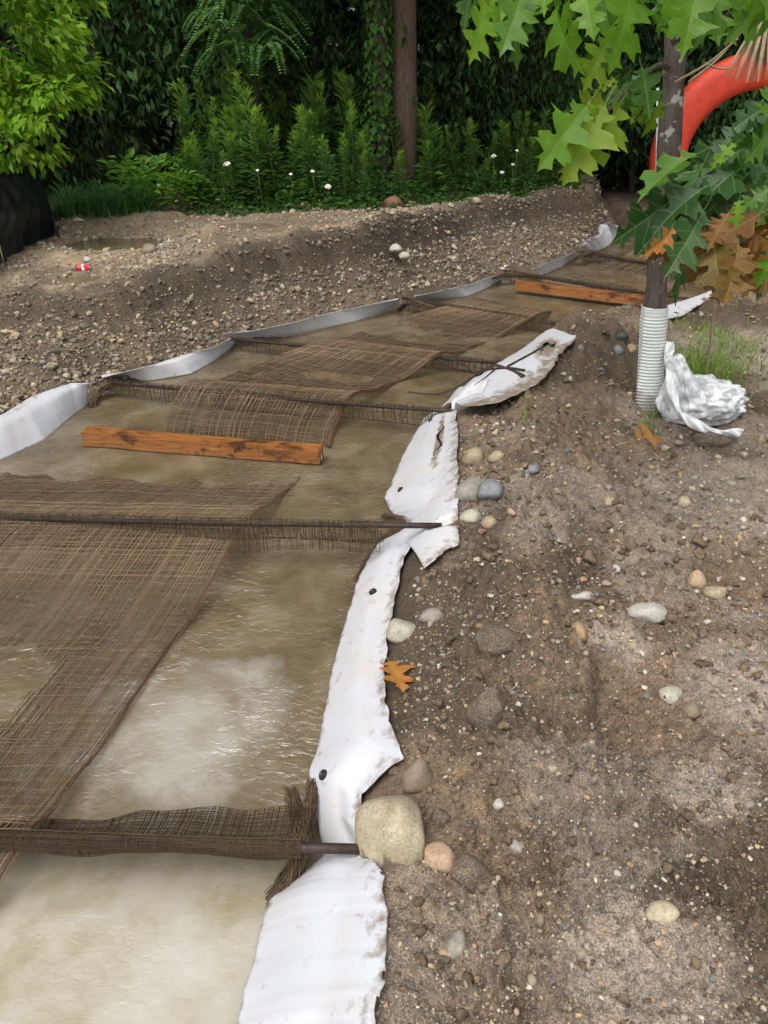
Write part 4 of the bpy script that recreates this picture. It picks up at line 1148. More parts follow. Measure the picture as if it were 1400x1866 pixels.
for b, t_, d, m_ in LF:
    k_ = .2
    oak(at_t(b[0] + (t_[0] - b[0]) * k_, b[1] + (t_[1] - b[1]) * k_, d), at_t(t_[0] - (t_[0] - b[0]) * .05, t_[1] - (t_[1] - b[1]) * .05, d * R_.uniform(.965, 1.01)), m_, sap, tb)
for k in range(80):
    bx, by = R_.uniform(840, 1420), R_.uniform(-150, 5); d = R_.uniform(2.3, 2.95)
    oak(at_t(bx, by, d), at_t(bx + R_.uniform(-70, 70), by + R_.uniform(45, 85), d * R_.uniform(.95, 1.04)), R_.choice(['lf_bright', 'lf_green', 'lf_green', 'lf_bright']), sap, tb)
for k in range(60):
    bx, by = R_.uniform(1280, 1450), R_.uniform(265, 440); d = R_.uniform(2.3, 2.9)
    oak(at_t(bx, by, d), at_t(bx + R_.uniform(-110, 10), by + R_.uniform(30, 90), d * R_.uniform(.93, 1.05)), R_.choice(['lf_dark', 'lf_dark', 'lf_green']) if by < 330 else R_.choice(['lf_dark', 'lf_brown', 'lf_brown']), sap, tb)
for k in range(10):
    bx, by = R_.uniform(1090, 1210), R_.uniform(120, 180); d = R_.uniform(2.6, 3.0)
    oak(at_t(bx, by, d), at_t(bx + R_.uniform(-60, 30), by + R_.uniform(20, 70), d), R_.choice(['lf_yellow', 'lf_green', 'lf_dark']), sap, tb)
# upper crown, above the frame, shades as the real one does
for k in range(110):
    a = R_.uniform(0, 6.28); rr = R_.uniform(.1, 1.0)
    b = np.array([1.25 + rr * math.cos(a), 3.5 + rr * math.sin(a) * .8, R_.uniform(2.45, 3.6)])
    oak(b, b + np.array([R_.gauss(0, .08), R_.gauss(0, .08), -.13]), R_.choice(['lf_bright', 'lf_green']), sap, tb)

def build_guard():
    t = empty('tree_guard', tb, 'white ribbed plastic guard wrapped round the foot of the sapling', 'tree guard')
    n, seg = 232, 40
    V = []; 
    zs = np.linspace(-.04, .60, n)
    for i, z in enumerate(zs):
        q = np.clip((z) / 2.4, 0, 1)
        cx = np.interp(z + tb[2], trunk_pts[:, 2], trunk_pts[:, 0]) - tb[0]; cy = np.interp(z + tb[2], trunk_pts[:, 2], trunk_pts[:, 1]) - tb[1]
        rb_ = .066 + .0022 * math.sin(z * 360) * (1 if z < .555 else .2)
        for j in range(seg):
            s = j / (seg - 1); a = math.radians(-150 + s * 395) 
            flare = .03 * max(0, 1 - s * 9) * max(0, 1 - max(z, 0) / .4) + .010 * max(0, 1 - s * 6)
            rr = rb_ + flare + .004 * (1 - s)
            V.append((cx + rr * math.cos(a), cy + rr * math.sin(a), z))
    V = np.array(V); idx = np.arange(n * seg).reshape(n, seg)
    F = np.stack([idx[:-1, :-1], idx[:-1, 1:], idx[1:, 1:], idx[1:, :-1]], -1).reshape(-1, 4)
    o = link('guard_sleeve', mesh_np('guard_sleeve', V, F, True), M['guard'], t)
    s = o.modifiers.new('thickness', 'SOLIDIFY'); s.thickness = .002
build_guard()

def build_bag():
    g = on_ground(1275, 765)
    c = g + np.array([0, 0, .10])
    V, F = ICO[4]
    bm = bmesh.new(); bmesh.ops.create_icosphere(bm, subdivisions=6, radius=1)
    V = np.array([v.co[:] for v in bm.verts]); F = np.array([[v.index for v in f.verts] for f in bm.faces]); bm.free()
    x, y, z = V[:, 0], V[:, 1], V[:, 2]
    # ridges fan out from the gathered neck at the upper left
    ang = np.arctan2(z - .9, x + .95); rad = np.hypot(z - .9, x + .95)
    w = np.array([mnoise.noise(Vector((a * 5, r_ * 1.1, yy * 1.5))) for a, r_, yy in zip(ang, rad, y)])
    w2 = np.array([mnoise.noise(Vector((a * 17, r_ * 2.2, yy * 2 + 7))) for a, r_, yy in zip(ang, rad, y)])
    w3 = np.array([mnoise.noise(Vector((v[0] * 5, v[1] * 5, v[2] * 5))) for v in V])
    d = 1 + .07 * (1 - 2 * np.abs(w)) + .025 * (1 - 2 * np.abs(w2)) + .16 * w3 - .04
    W = V * d[:, None] * np.array([.225, .14, .135])
    # neck pulled up against the guard
    k = np.clip((-x - .15) / .85, 0, 1) * np.clip((z + .25) / .9, 0, 1)
    W[:, 2] += .30 * k ** 1.6; W[:, 0] += .02 * k; W[:, 1] *= (1 - .45 * k)
    flat = W[:, 2] < -.09; W[flat, 2] = -.09 + (W[flat, 2] + .09) * .2
    o = link('plastic_bag', mesh_np('plastic_bag', W, F, True), M['bag']); o.location = Vector(c + np.array([-.01, 0, 0]))
    tag(o, 'crumpled translucent white plastic bag heaped against the tree guard', 'plastic bag')
    # loose hem of the bag trailing along the ground
    pts = [at_z(1218, 618, .62), at_z(1214, 660, .52), at_z(1222, 710, .42), at_z(1238, 750, .33), at_z(1285, 778, .29), at_z(1345, 785, .27)]
    Pc = spline(pts, 60)
    prof = np.linspace(-1, 1, 9)
    S = np.zeros((60, 9, 3))
    for i in range(60):
        for j, q in enumerate(prof):
            ww = .022 * (1 + .35 * math.sin(i * .35))
            S[i, j] = Pc[i] + np.array([ww * q * (.9 if i < 34 else .3), -.035 - .012 * (1 - q * q) + .006 * math.sin(i * .8 + j), ww * q * (.1 if i < 34 else .9)])
    idx = np.arange(540).reshape(60, 9)
    F = np.stack([idx[:-1, :-1], idx[1:, :-1], idx[1:, 1:], idx[:-1, 1:]], -1).reshape(-1, 4)
    h = link('rolled_hem', mesh_np('rolled_hem', S.reshape(-1, 3) - np.array(o.location), F, True), M['bag'], o)
    s = h.modifiers.new('thickness', 'SOLIDIFY'); s.thickness = .004
build_bag()

# bamboo stake, thin white stake behind the trunk
a, b = on_ground(1284, 688), at_t(1306, 522, 4.25)
o = tube_obj('bamboo_stake', spline([a, a * .5 + b * .5 + np.array([.005, 0, 0]), b], 16) - a, np.linspace(.007, .006, 16), M['bamboo'], None, 8); o.location = Vector(a)
tag(o, 'thin pale bamboo stake leaning in the grass right of the tree guard', 'stake')
a, b = on_y(1192, 750, tb[1] + .10), on_y(1199, 160, tb[1] + .22)
o = tube_obj('white_stake', spline([a, (a + b) / 2, b], 12) - a, np.full(12, .006), M['guard'], None, 8); o.location = Vector(a)
tag(o, 'thin white stake standing close behind the sapling trunk', 'stake')

# fallen leaves
def fallen(label, px0, px1, m_, lift, nrm):
    a, b = on_ground(*px0, False), on_ground(*px1, False)
    a[2] += lift; b[2] += lift
    me = OAK[R_.randrange(5)].copy(); me.materials.append(M[m_])
    o = link('fallen_leaf', me)
    y = Vector(b - a); L = y.length; y.normalize(); n = Vector(nrm); x = y.cross(n); x.normalize(); z = x.cross(y)
    mtx = Matrix((x, y, z)).transposed().to_4x4(); mtx.translation = Vector(a); o.matrix_world = mtx @ Matrix.Scale(L, 4)
    tag(o, label, 'leaf')
fallen('orange lobed leaf fallen at the edge of the long white sheet', (709, 1231), (734, 1274), 'lf_orange', .06, (.1, -.5, .85))
fallen('curled orange brown leaf lying on the mound below the tree guard', (1150, 822), (1246, 806), 'lf_orange', .05, (0, -.6, .8))

# crushed can
def can():
    g = on_ground(155, 502)
    t = empty('crushed_can', g + np.array([0, 0, .035]), 'crushed red drink can lying on the gravel ledge by the puddle', 'can')
    t.rotation_euler = (0, math.pi / 2, .2)
    prof = [(.022, -.062), (.026, -.058), (.033, -.05), (.033, -.02), (.033, .0), (.033, .03), (.033, .05), (.027, .06), (.025, .062)]
    def lathe(name, pr, matl, crush):
        n = 24; V = []
        for r_, z in pr:
            for j in range(n):
                a = 2 * math.pi * j / n
                k = 1 - crush * max(0, mnoise.noise(Vector((math.cos(a) * 1.5, math.sin(a) * 1.5, z * 30)))) * 1.6
                V.append((r_ * k * math.cos(a), r_ * k * math.sin(a), z))
        m = len(pr); F = [(i * n + j, i * n + (j + 1) % n, (i + 1) * n + (j + 1) % n, (i + 1) * n + j) for i in range(m - 1) for j in range(n)]
        F += [tuple(range(n))[::-1], tuple(range((m - 1) * n, m * n))]
        me = bpy.data.meshes.new(name); me.from_pydata(V, [], F); return link(name, me, matl, t)
    lathe('can_body', [(.033 * k, z) for k, z in ((.95, -.05), (1, -.045), (1, -.03), (.98, -.015), (1, 0), (.97, .02), (1, .035), (.97, .048))], M['canred'], .35)
    lathe('pale_band', [(.0338, -.012), (.0338, .0), (.0338, .01)], M['canwhite'], .33)
    lathe('can_lid', [(.032, .048), (.027, .058), (.026, .06), (.024, .058)], M['alu'], .2)
    lathe('can_bottom', [(.024, -.06), (.03, -.054), (.0325, -.05)], M['alu'], .2)
can()

# red hoop and what hangs before it
def hoop():
    c = at_t(1372, 283, 10.0)
    t = empty('red_hoop', (c[0], c[1], gz(c[0], c[1])), 'large red plastic hoop standing in front of the dark woods at the right', 'hoop')
    n, s = 96, 14
    V = []
    for i in range(n):
        a = 2 * math.pi * i / n
        rx, rz = 1.10, .98
        for j in range(s):
            b = 2 * math.pi * j / s
            cr = .225 * abs(math.cos(b)) ** .6 * (1 if math.cos(b) > 0 else -1); cy = .15 * abs(math.sin(b)) ** .6 * (1 if math.sin(b) > 0 else -1)
            V.append((c[0] + (rx + cr) * math.cos(a), c[1] + cy, c[2] + (rz + cr) * math.sin(a)))
    V = np.array(V) - np.array(t.location); idx = np.arange(n * s).reshape(n, s)
    a = idx; b = np.roll(idx, -1, 0)
    F = np.stack([a, b, np.roll(b, -1, 1), np.roll(a, -1, 1)], -1).reshape(-1, 4)
    link('hoop_ring', mesh_np('hoop_ring', V, F, True), M['red'], t)
hoop()

def frond():
    top = at_t(1440, 20, 3.3)
    t = empty('dry_frond', top, 'withered straw coloured fan of stiff blades hanging at the top right', 'dry leaf')
    for k in range(13):
        q = k / 12
        tip = at_t(1325 + 120 * q, 128 - 30 * abs(q - .4), 3.3 + .12 * (k % 2))
        st = at_t(1392 + 18 * q, 25 + 10 * q, 3.3)
        L = np.stack([st + (tip - st) * s for s in np.linspace(0, 1, 8)])
        L[:, 2] -= .05 * np.linspace(0, 1, 8) ** 2
        w = .017 * np.sin(np.linspace(.35, 2.9, 8))
        S = np.zeros((8, 3, 3)); 
        sx = np.array([.8, .5, .35])
        S[:, 0] = L - sx * w[:, None]; S[:, 1] = L + np.array([0, -.012, 0]); S[:, 2] = L + sx * w[:, None]
        idx = np.arange(24).reshape(8, 3)
        F = np.stack([idx[:-1, :-1], idx[1:, :-1], idx[1:, 1:], idx[:-1, 1:]], -1).reshape(-1, 4)
        link('blade', mesh_np('blade', S.reshape(-1, 3) - top, F, False), M['straw'], t)
    for (p, q, d) in (((1230, 150), (1345, 70), 3.3), ((1255, 150), (1350, 60), 3.35), ((1285, 115), (1330, 125), 3.3)):
        P = spline([at_t(*p, d), at_t((p[0] + q[0]) / 2 + 3, (p[1] + q[1]) / 2 + 5, d), at_t(*q, d)], 10)
        tube_obj('dry_stalk', P - top, np.linspace(.006, .004, 10), M['straw'], t, 6)
frond()

# silt fence
def silt_fence():
    posts = [(-2.35, 9.0, .60, 1.0), (-3.3, 8.15, .60, 1.15), (-3.3, 6.9, .55, 1.25), (-3.22, 5.75, .45, 1.32), (-3.25, 4.6, .42, 1.35), (-4.6, 3.6, .45, 1.4)]
    o0 = np.array([-2.9, 6.6, .45])
    t = empty('silt_fence', o0, 'black plastic silt fence sagging between dark stakes at the left edge', 'fence')
    for (a, b) in zip(posts[1:-1], posts[2:]):
        nu, nv = 50, 24
        V = np.zeros((nu, nv, 3))
        for i in range(nu):
            u = i / (nu - 1)
            for j in range(nv):
                v = j / (nv - 1)
                x = a[0] + (b[0] - a[0]) * u; y = a[1] + (b[1] - a[1]) * u
                top = a[3] + (b[3] - a[3]) * u - .16 * math.sin(math.pi * u) - .02 * math.sin(u * 31)
                bot = gz(x, y) - .03 if j == 0 else a[2] + (b[2] - a[2]) * u
                z = bot + (top - bot) * v
                bl = .16 * math.sin(math.pi * u) * math.sin(math.pi * v) + .05 * mnoise.noise(Vector((u * 6, v * 2.0, a[0] * 3))) + .03 * mnoise.noise(Vector((u * 18 + v * 5, v * 3.0, a[1])))
                V[i, j] = (x + bl * .9 - .10 * v, y - bl * .3, z)
        idx = np.arange(nu * nv).reshape(nu, nv)
        F = np.stack([idx[:-1, :-1], idx[1:, :-1], idx[1:, 1:], idx[:-1, 1:]], -1).reshape(-1, 4)
        link('fence_sheet', mesh_np('fence_sheet', V.reshape(-1, 3) - o0, F, True), M['black_sheet'], t)
    for x, y, z0, z1 in posts[1:]:
        tube_obj('fence_stake', np.array([(x - .02, y, z0 - .1), (x - .06, y, (z0 + z1) / 2), (x - .12, y, z1 + .06)]) - o0, np.full(3, .016), M['bark_dark'], t, 6)
silt_fence()

# ------------------------------------------------------------------ vegetation
def lv_mesh(name, parts):
    V = []; F = []; C = []; b = 0
    for v, f, c in parts:
        V.append(v); F.append(f + b); C.append(c); b += len(v)
    return mesh_np(name, np.concatenate(V), np.concatenate(F), False, np.concatenate(C))

def lcol(n, base, var=.35, yel=.15):
    c = np.array(base) * rng.uniform(1 - var, 1 + var, (n, 1))
    c[:, 0] *= rng.uniform(1 - yel, 1 + yel * 2, n)
    return c

def weed_mesh(h, seed, n=230, ls=.12, asp=.2, tipc=1.0):
    s = rng.uniform(.08, 1, n) ** .8
    a = np.arange(n) * 2.4 + rng.normal(0, .4, n)
    el = .2 + .9 * s ** 2 + rng.normal(0, .2, n)
    rad = .10 * (1 - s) ** .7 * rng.uniform(.2, 1, n)
    lean = .1 * s ** 2
    P = np.stack([rad * np.cos(a) + lean * math.cos(seed), rad * np.sin(a) + lean * math.sin(seed), s * h], 1)
    D = np.stack([np.cos(a) * np.cos(el), np.sin(a) * np.cos(el), np.sin(el)], 1)
    N = np.stack([-np.cos(a) * np.sin(el), -np.sin(a) * np.sin(el), np.cos(el)], 1) + rng.normal(0, .25, (n, 3))
    L = ls * (1.15 - .45 * s) * rng.uniform(.7, 1.3, n)
    c = lcol(n, (.085, .19, .05)); tipf = tipc * sstep(.6, 1, s)[:, None]
    c = c * (1 - tipf) + tipf * np.array([.26, .42, .07]) * rng.uniform(.8, 1.2, (n, 1))
    return cards(P, D, N, L, L * asp, c)

weed_v = []
for k in range(6):
    h = 1.0
    leaf = lv_mesh('leaves', [weed_mesh(h, k * 1.1, *((230, .12, .2, 1.0), (150, .14, .26, .6), (300, .085, .22, 1.1), (110, .16, .32, .3), (200, .11, .16, .9), (170, .10, .3, .5))[k])])
    leaf.materials.append(M['leaves'])
    ln = np.array([[(.1 * (s ** 2) * math.cos(k * 1.1), .1 * s * s * math.sin(k * 1.1), s) for s in np.linspace(0, .97, 10)]])
    Vs, Fs = tubes(ln, np.linspace(.007, .002, 10)[None], 5)
    st = mesh_np('stem', Vs, Fs, True); st.materials.append(M['stem'])
    weed_v.append((leaf, st))
wl = [np.array(p) for p in ((-2.05, 8.75), (-1.3, 8.8), (-.5, 8.85), (.4, 9.35), (1.2, 9.9), (2.0, 10.6), (2.65, 11.1))]
def weed_line(u):
    u = u * (len(wl) - 1); i = min(int(u), len(wl) - 2); f = u - i
    return wl[i] * (1 - f) + wl[i + 1] * f
cnt = 0
for k in range(125):
    u = (k + R_.uniform(0, 1)) / 125; p = weed_line(u); dpt = R_.choice([0, .2, .45, .75, 1.1]) + R_.uniform(0, .25)
    x, y = p[0] + R_.uniform(-.12, .12) - .25 * dpt, p[1] + dpt
    hh = R_.uniform(.6, 1.3) * (1.0 if u < .62 else .72) * (.75 + .25 * min(1, dpt / .5))
    if u < .2: hh *= 1.12
    t = empty('tall_weed', (x, y, gz(x, y) - .03), 'tall leafy green weed stalk in the dense row along the bank top', 'weed', 'tall weeds along the bank top')
    lf, st = weed_v[R_.randrange(6)]
    for nm, me in (('leaves', lf), ('stem', st)): link(nm, me, None, t)
    t.scale = (hh * R_.uniform(.9, 1.25),) * 2 + (hh,); t.rotation_euler = (R_.gauss(0, .12), R_.gauss(0, .12), R_.uniform(0, 6.28))

# low leafy ground cover along the bank edge
def cover():
    n = 9000
    u = rng.random(n); p = np.stack([np.interp(u * 6, range(7), [q[0] for q in wl]), np.interp(u * 6, range(7), [q[1] for q in wl])], 1)
    off = rng.uniform(-.3, 1.0, n); x = p[:, 0] + rng.normal(0, .1, n) - .2 * off; y = p[:, 1] + off
    z = terrain(x, y) + rng.random(n) ** 1.6 * .38 * np.clip(.6 + fbm(x * 2, y * 2, 2, 4), .25, 1.2) * sstep(-.35, .1, off)
    P = np.stack([x, y, z], 1); D = rnd_unit(n); D[:, 2] = np.abs(D[:, 2]) * .4; N = rnd_unit(n); N[:, 2] = 1.2
    L = rng.uniform(.035, .09, n)
    o = link('ground_cover', lv_mesh('ground_cover', [cards(P, D, N, L, L * .55, lcol(n, (.055, .13, .028), .45))]), M['leaves']); tag(o, 'low leafy growth at the foot of the tall weeds', None, None, 'stuff')
cover()

def blades(n, P, h, w, out, col):
    """grass blades as bent strips of 4 segments"""
    a = rng.uniform(0, 2 * np.pi, n); q = np.linspace(0, 1, 5)
    hh = h * rng.uniform(.45, 1.25, n); oo = out * rng.uniform(.3, 1.3, n)
    c = np.stack([np.cos(a), np.sin(a)], 1)
    L = np.zeros((n, 5, 3)); L[..., :2] = P[:, None, :2] + c[:, None, :] * (oo[:, None] * q ** 1.7)[..., None]
    L[..., 2] = P[:, None, 2] + hh[:, None] * (q * 1.35 - .55 * q ** 2.4 * (1 + out))
    sd_ = np.stack([-c[:, 1], c[:, 0], 0 * a], 1)
    W = w * rng.uniform(.6, 1.2, n)[:, None] * np.array([1, .95, .75, .45, .06])
    V = np.stack([L - sd_[:, None, :] * W[..., None], L + sd_[:, None, :] * W[..., None]], 2)
    idx = np.arange(n * 10).reshape(n, 5, 2)
    F = np.stack([idx[:, :-1, 0], idx[:, :-1, 1], idx[:, 1:, 1], idx[:, 1:, 0]], -1).reshape(-1, 4)
    return V.reshape(-1, 3), F, np.repeat(col, 10, 0)

for k, (px, py, lab) in enumerate([(125, 398, 'bluish green grass tuft, leftmost by the black silt fence'), (185, 395, 'drooping grass tuft second from the black silt fence'),
                                   (245, 388, 'drooping grass tuft right before the bright leafy weeds')]):
    g = on_ground(px, py)
    n = 460; P = np.stack([rng.normal(0, .10, n), rng.normal(0, .08, n), np.zeros(n)], 1)
    hb = (.16 + .26 * np.exp(-(P[:, 0] / .11) ** 2)) * (1.0, 1.15, .9)[k]
    V, F, c = blades(n, P, hb, .0065, .36, lcol(n, (.11, .26, .10), .4, .15))
    o = link('grass_tuft', mesh_np('grass_tuft', V, F, False, c), M['leaves']); o.location = Vector(g + np.array([0, .12, -.01])); tag(o, lab, 'grass tuft', 'grass tufts on the left ledge')
for k, (px, py, s) in enumerate([(255, 385, 1.2), (290, 375, 1.3), (325, 388, 1.0), (355, 385, .9), (230, 365, 1.2)]):
    g = on_ground(px, py)
    n = 150; a = rng.uniform(0, 6.28, n); el = rng.uniform(-.1, .7, n); rr = rng.uniform(0, .16, n)
    P = np.stack([rr * np.cos(a), rr * np.sin(a), rng.uniform(.05, .36, n)], 1); D = np.stack([np.cos(a) * np.cos(el), np.sin(a) * np.cos(el), np.sin(el)], 1); N = np.tile(np.array([[0, 0, 1.]]), (n, 1)) + rng.normal(0, .3, (n, 3))
    L = rng.uniform(.06, .14, n)
    t = empty('broadleaf_weed', g + np.array([0, .15, 0]), ('second bright broad leaved weed from the grass tufts', 'tallest bright broad leaved weed, middle of its clump', 'bright broad leaved weed just right of the tallest one', 'bright broad leaved weed nearest the tall weed row', 'bright broad leaved weed touching the grass tufts')[k], 'weed', 'bright broad leaved weeds on the ledge')
    link('leaves', lv_mesh('leaves', [cards(P * s, D, N, L * s, L * .5 * s, lcol(n, (.15, .32, .06), .3))]), M['leaves'], t)
    lnn = np.stack([np.stack([np.linspace(0, q[0] * s, 5), np.linspace(0, q[1] * s, 5), np.linspace(0, q[2] * s, 5)], 1) for q in P[:14]])
    Vs, Fs = tubes(lnn, .003, 4); link('stem', mesh_np('stem', Vs, Fs, True), M['stem'], t)

# white flower heads among the weeds
FL = [(414, 300, .06), (598, 341, .055), (470, 311, .03), (570, 313, .035), (530, 318, .03), (290, 338, .035), (335, 340, .03), (306, 352, .03), (322, 367, .03), (900, 285, .045), (915, 315, .04), (942, 275, .03), (935, 300, .03)]
for px, py, s in FL:
    t_ = 8.05 if px < 700 else 8.9
    hp = at_t(px, py, t_); g0 = gz(hp[0], hp[1])
    t = empty('wild_flower', (hp[0], hp[1], g0), {414: 'biggest white wildflower head, highest among the left tall weeds', 598: 'large white wildflower low in front of the middle weeds', 900: 'largest white wildflower of the cluster near the oak leaves'}.get(px, 'small white umbel wildflower on a thin stalk among the weeds'), 'flower', 'white wildflowers among the weeds')
    tube_obj('stalk', np.array([(0, .05, 0), (.01, .03, (hp[2] - g0) * .5), (0, 0, hp[2] - g0)]), np.array([.004, .003, .0025]), M['stem'], t, 5)
    n = 40; rr = s * .6 * np.sqrt(rng.random(n)); a = rng.uniform(0, 6.28, n)
    P = np.stack([rr * np.cos(a), rr * np.sin(a), .3 * s - rr * rr / s * .5], 1)
    V0, F0 = ICO[1]
    V = (V0[None] * s * .14 + P[:, None, :]).reshape(-1, 3); F = (F0[None] + (np.arange(n) * len(V0))[:, None, None]).reshape(-1, 3)
    o = link('flower_head', mesh_np('flower_head', V, F, True), M['flower'], t); o.location = (0, 0, hp[2] - g0); o.rotation_euler = (.5, 0, 0)

# grass right of the guard
def right_grass():
    pts = []
    for (px, py, sx, sy, n) in ((1265, 655, 40, 22, 800), (1320, 630, 45, 30, 420), (1290, 590, 40, 18, 160), (1200, 720, 16, 20, 60), (1190, 745, 10, 10, 20), (960, 755, 10, 25, 12), (1345, 600, 30, 20, 80)):
        for k in range(n):
            p = at_z(R_.gauss(px, sx), R_.gauss(py, sy), .32); pts.append((p[0], p[1]))
    pts = np.array(pts); P = np.stack([pts[:, 0], pts[:, 1], terrain(pts[:, 0], pts[:, 1])], 1)
    n = len(P)
    V, F, c = blades(n, P, .10, .0026, .08, lcol(n, (.17, .30, .06), .35, .2))
    o = link('grass', mesh_np('grass', V, F, False, c), M['leaves']); tag(o, 'sparse young grass right of the tree guard', None, None, 'stuff')
right_grass()

# trees
def crown_mesh(rad, center, nclump, per, lsize, col, asp=.5, droop=.3, flat=.55, spread=.45, shell=.5, yel=.15):
    d = rnd_unit(nclump) * (rng.uniform(shell, 1, (nclump, 1)))
    C = d * np.array(rad) + np.array(center)
    n = nclump * per
    Cc = np.repeat(C, per, 0)
    off = rng.normal(0, spread, (n, 3)) * np.array([1, 1, flat])
    off[:, 2] -= droop * np.hypot(off[:, 0], off[:, 1])
    P = Cc + off
    D = off + rng.normal(0, .25, (n, 3)); D[:, 2] -= droop
    N = rnd_unit(n) * .6; N[:, 2] += 1
    L = lsize * rng.uniform(.6, 1.3, n)
    c = np.repeat(rng.uniform(.7, 1.3, (nclump, 1)), per, 0) * lcol(n, col, .3, yel)
    return lv_mesh('crown', [cards(P, D, N, L, L * asp, c)])

def trunk_mesh(h, r, seed, lean=.03, limbs=5, top=.5, zl=.45):
    pts = [[(lean * h * s + .05 * math.sin(s * 5 + seed), .05 * math.cos(s * 4 + seed), h * s) for s in np.linspace(0, top, 16)]]
    V, F = tubes(np.array(pts), (r * np.linspace(1.15, .55, 16))[None], 12)
    Vs, Fs = [V], [F]; b = len(V)
    rr = random.Random(seed)
    for k in range(limbs):
        s = rr.uniform(zl, top); a = rr.uniform(0, 6.28); L = h * rr.uniform(.2, .35)
        p0 = np.array([lean * h * s, 0, h * s])
        ln = np.array([[p0 + np.array([math.cos(a) * L * q, math.sin(a) * L * q, L * (.5 * q + .2 * q * q)]) for q in np.linspace(0, 1, 8)]])
        v, f = tubes(ln, (r * .4 * np.linspace(1, .2, 8))[None], 6); Vs.append(v); Fs.append(f + b); b += len(v)
    return mesh_np('trunk', np.concatenate(Vs), np.concatenate(Fs), True)

def tree(label, x, y, tm, cm, tmat, group=None, rz=None, sc=1.0, name='forest_tree'):
    t = empty(name, (x, y, gz(x, y) - .08), label, 'tree', group)
    o = link('trunk', tm, None, t)
    if not tm.materials: tm.materials.append(tmat)
    if not cm.materials: cm.materials.append(M['leaves'])
    link('crown', cm, None, t)
    t.scale = (sc, sc, sc); t.rotation_euler = (0, 0, R_.uniform(0, 6.28) if rz is None else rz)
    return t

DARKG = (.04, .09, .03)
crowns = [crown_mesh((2.6, 2.6, 4.0), (0, 0, 6.6), 150, 60, .17, DARKG), crown_mesh((2.4, 2.4, 4.3), (0, 0, 6.2), 150, 60, .15, (.045, .10, .03)), crown_mesh((2.9, 2.7, 3.6), (0, 0, 7.2), 150, 60, .19, (.036, .08, .03))]
trunks = [trunk_mesh(10.5, .17, k, (-.01, .02, .0)[k], 7, .75, .3) for k in range(3)]
tg = 'dark woodland trees behind the weeds'
for k, (x, y, s) in enumerate([(-6.6, 9.5, 1.0), (-5.2, 11.6, 1.05), (-3.4, 12.6, 1.1), (-1.6, 13.2, 1.0), (1.6, 13.6, 1.1), (3.6, 15.2, 1.1), (5.4, 14.2, 1.0), (7.4, 13.0, 1.05), (9.2, 11.2, 1.0), (0.1, 15.5, 1.15), (-8.8, 12.0, 1.1), (-4.6, 15.0, 1.1),
                                    (6.2, 17, 1.2), (-9.5, 8.0, 1.0), (11, 14, 1.1), (2.6, 17.5, 1.2), (-2.4, 16.5, 1.2)]):
    tree('dark green broadleaf tree in the shady wood behind the weeds', x, y, trunks[k % 3], crowns[k % 3], M['bark_dark'], tg, None, s)

# singled out trunks
p = on_y(735, 200, 10.15)
tm = trunk_mesh(10, .155, 21, .004, 5, .8, .5)
tree('straight brown trunked tree standing behind the middle of the tall weeds', p[0] - .05, p[1], tm, crowns[0], M['bark_brown'], None, .4)
p = on_y(690, 150, 9.95)
def ivy_mesh():
    n = 2600; s = rng.uniform(0, 5.2, n); a = rng.uniform(0, 6.28, n); r_ = .10 + .07 * rng.random(n) + .05 * vn(s * 2, a * 0, 3)
    P = np.stack([r_ * np.cos(a), r_ * np.sin(a), s], 1); D = np.stack([np.cos(a) * .5, np.sin(a) * .5, -1 + 0 * a], 1) + rng.normal(0, .3, (n, 3)); N = np.stack([np.cos(a), np.sin(a), .5 + 0 * a], 1)
    L = rng.uniform(.06, .12, n); return lv_mesh('ivy', [cards(P, D, N, L, L * .8, lcol(n, (.07, .16, .035), .35))])
tt = tree('slim tree wrapped in bright green ivy left of the brown trunk', p[0], p[1], trunk_mesh(9, .09, 22, 0, 4, .8, .6), crowns[1], M['bark_dark'], None, 1.1, .95)
link('ivy', ivy_mesh(), M['leaves'], tt)

def locust():
    c0 = on_y(450, 60, 9.5); g = gz(c0[0] - .1, c0[1] + .3)
    t = empty('locust_tree', (c0[0] - .05, c0[1] + .35, g), 'small tree with feathery drooping leaves above the left weeds', 'tree')
    inv = np.array(t.location)
    parts = []
    for k in range(125):
        q = on_y(R_.gauss(450, 42), R_.uniform(-190, 100), 9.5 + R_.uniform(-.3, .5)) - inv
        a = R_.uniform(0, 6.28); m = 17
        s = np.linspace(0, 1, m)
        L = .34 * R_.uniform(.7, 1.2)
        rach = q + np.stack([math.cos(a) * L * s, math.sin(a) * L * s, -.25 * L * s - .5 * L * s ** 2], 1)
        side = np.array([-math.sin(a), math.cos(a), 0])
        for sg in (1, -1):
            D = np.tile(side * sg, (m, 1)) + np.array([math.cos(a), math.sin(a), -.5]) * .5; N = np.tile(np.array([[0, 0, 1.]]), (m, 1)) + rng.normal(0, .2, (m, 3))
            parts.append(cards(rach, D, N, .085 * (1.1 - .5 * s), .034, lcol(m, (.13, .27, .10), .25)))
    link('crown', lv_mesh('crown', parts), M['leaves'], t)
    pts = spline([(0, 0, 0), (.05, 0, 1.0), (.0, -.1, 2.0), (.1, -.1, 3.6)], 24)
    tube_obj('trunk', pts, np.linspace(.045, .02, 24), M['bark_dark'], t, 8)
    for k in range(5):
        a = k * 1.3; tube_obj('branch', spline([pts[10 + k * 2], pts[10 + k * 2] + np.array([.3 * math.cos(a), .3 * math.sin(a), .25]), pts[10 + k * 2] + np.array([.5 * math.cos(a), .5 * math.sin(a), .2])], 8), np.linspace(.014, .004, 8), M['bark_dark'], t, 5)
locust()

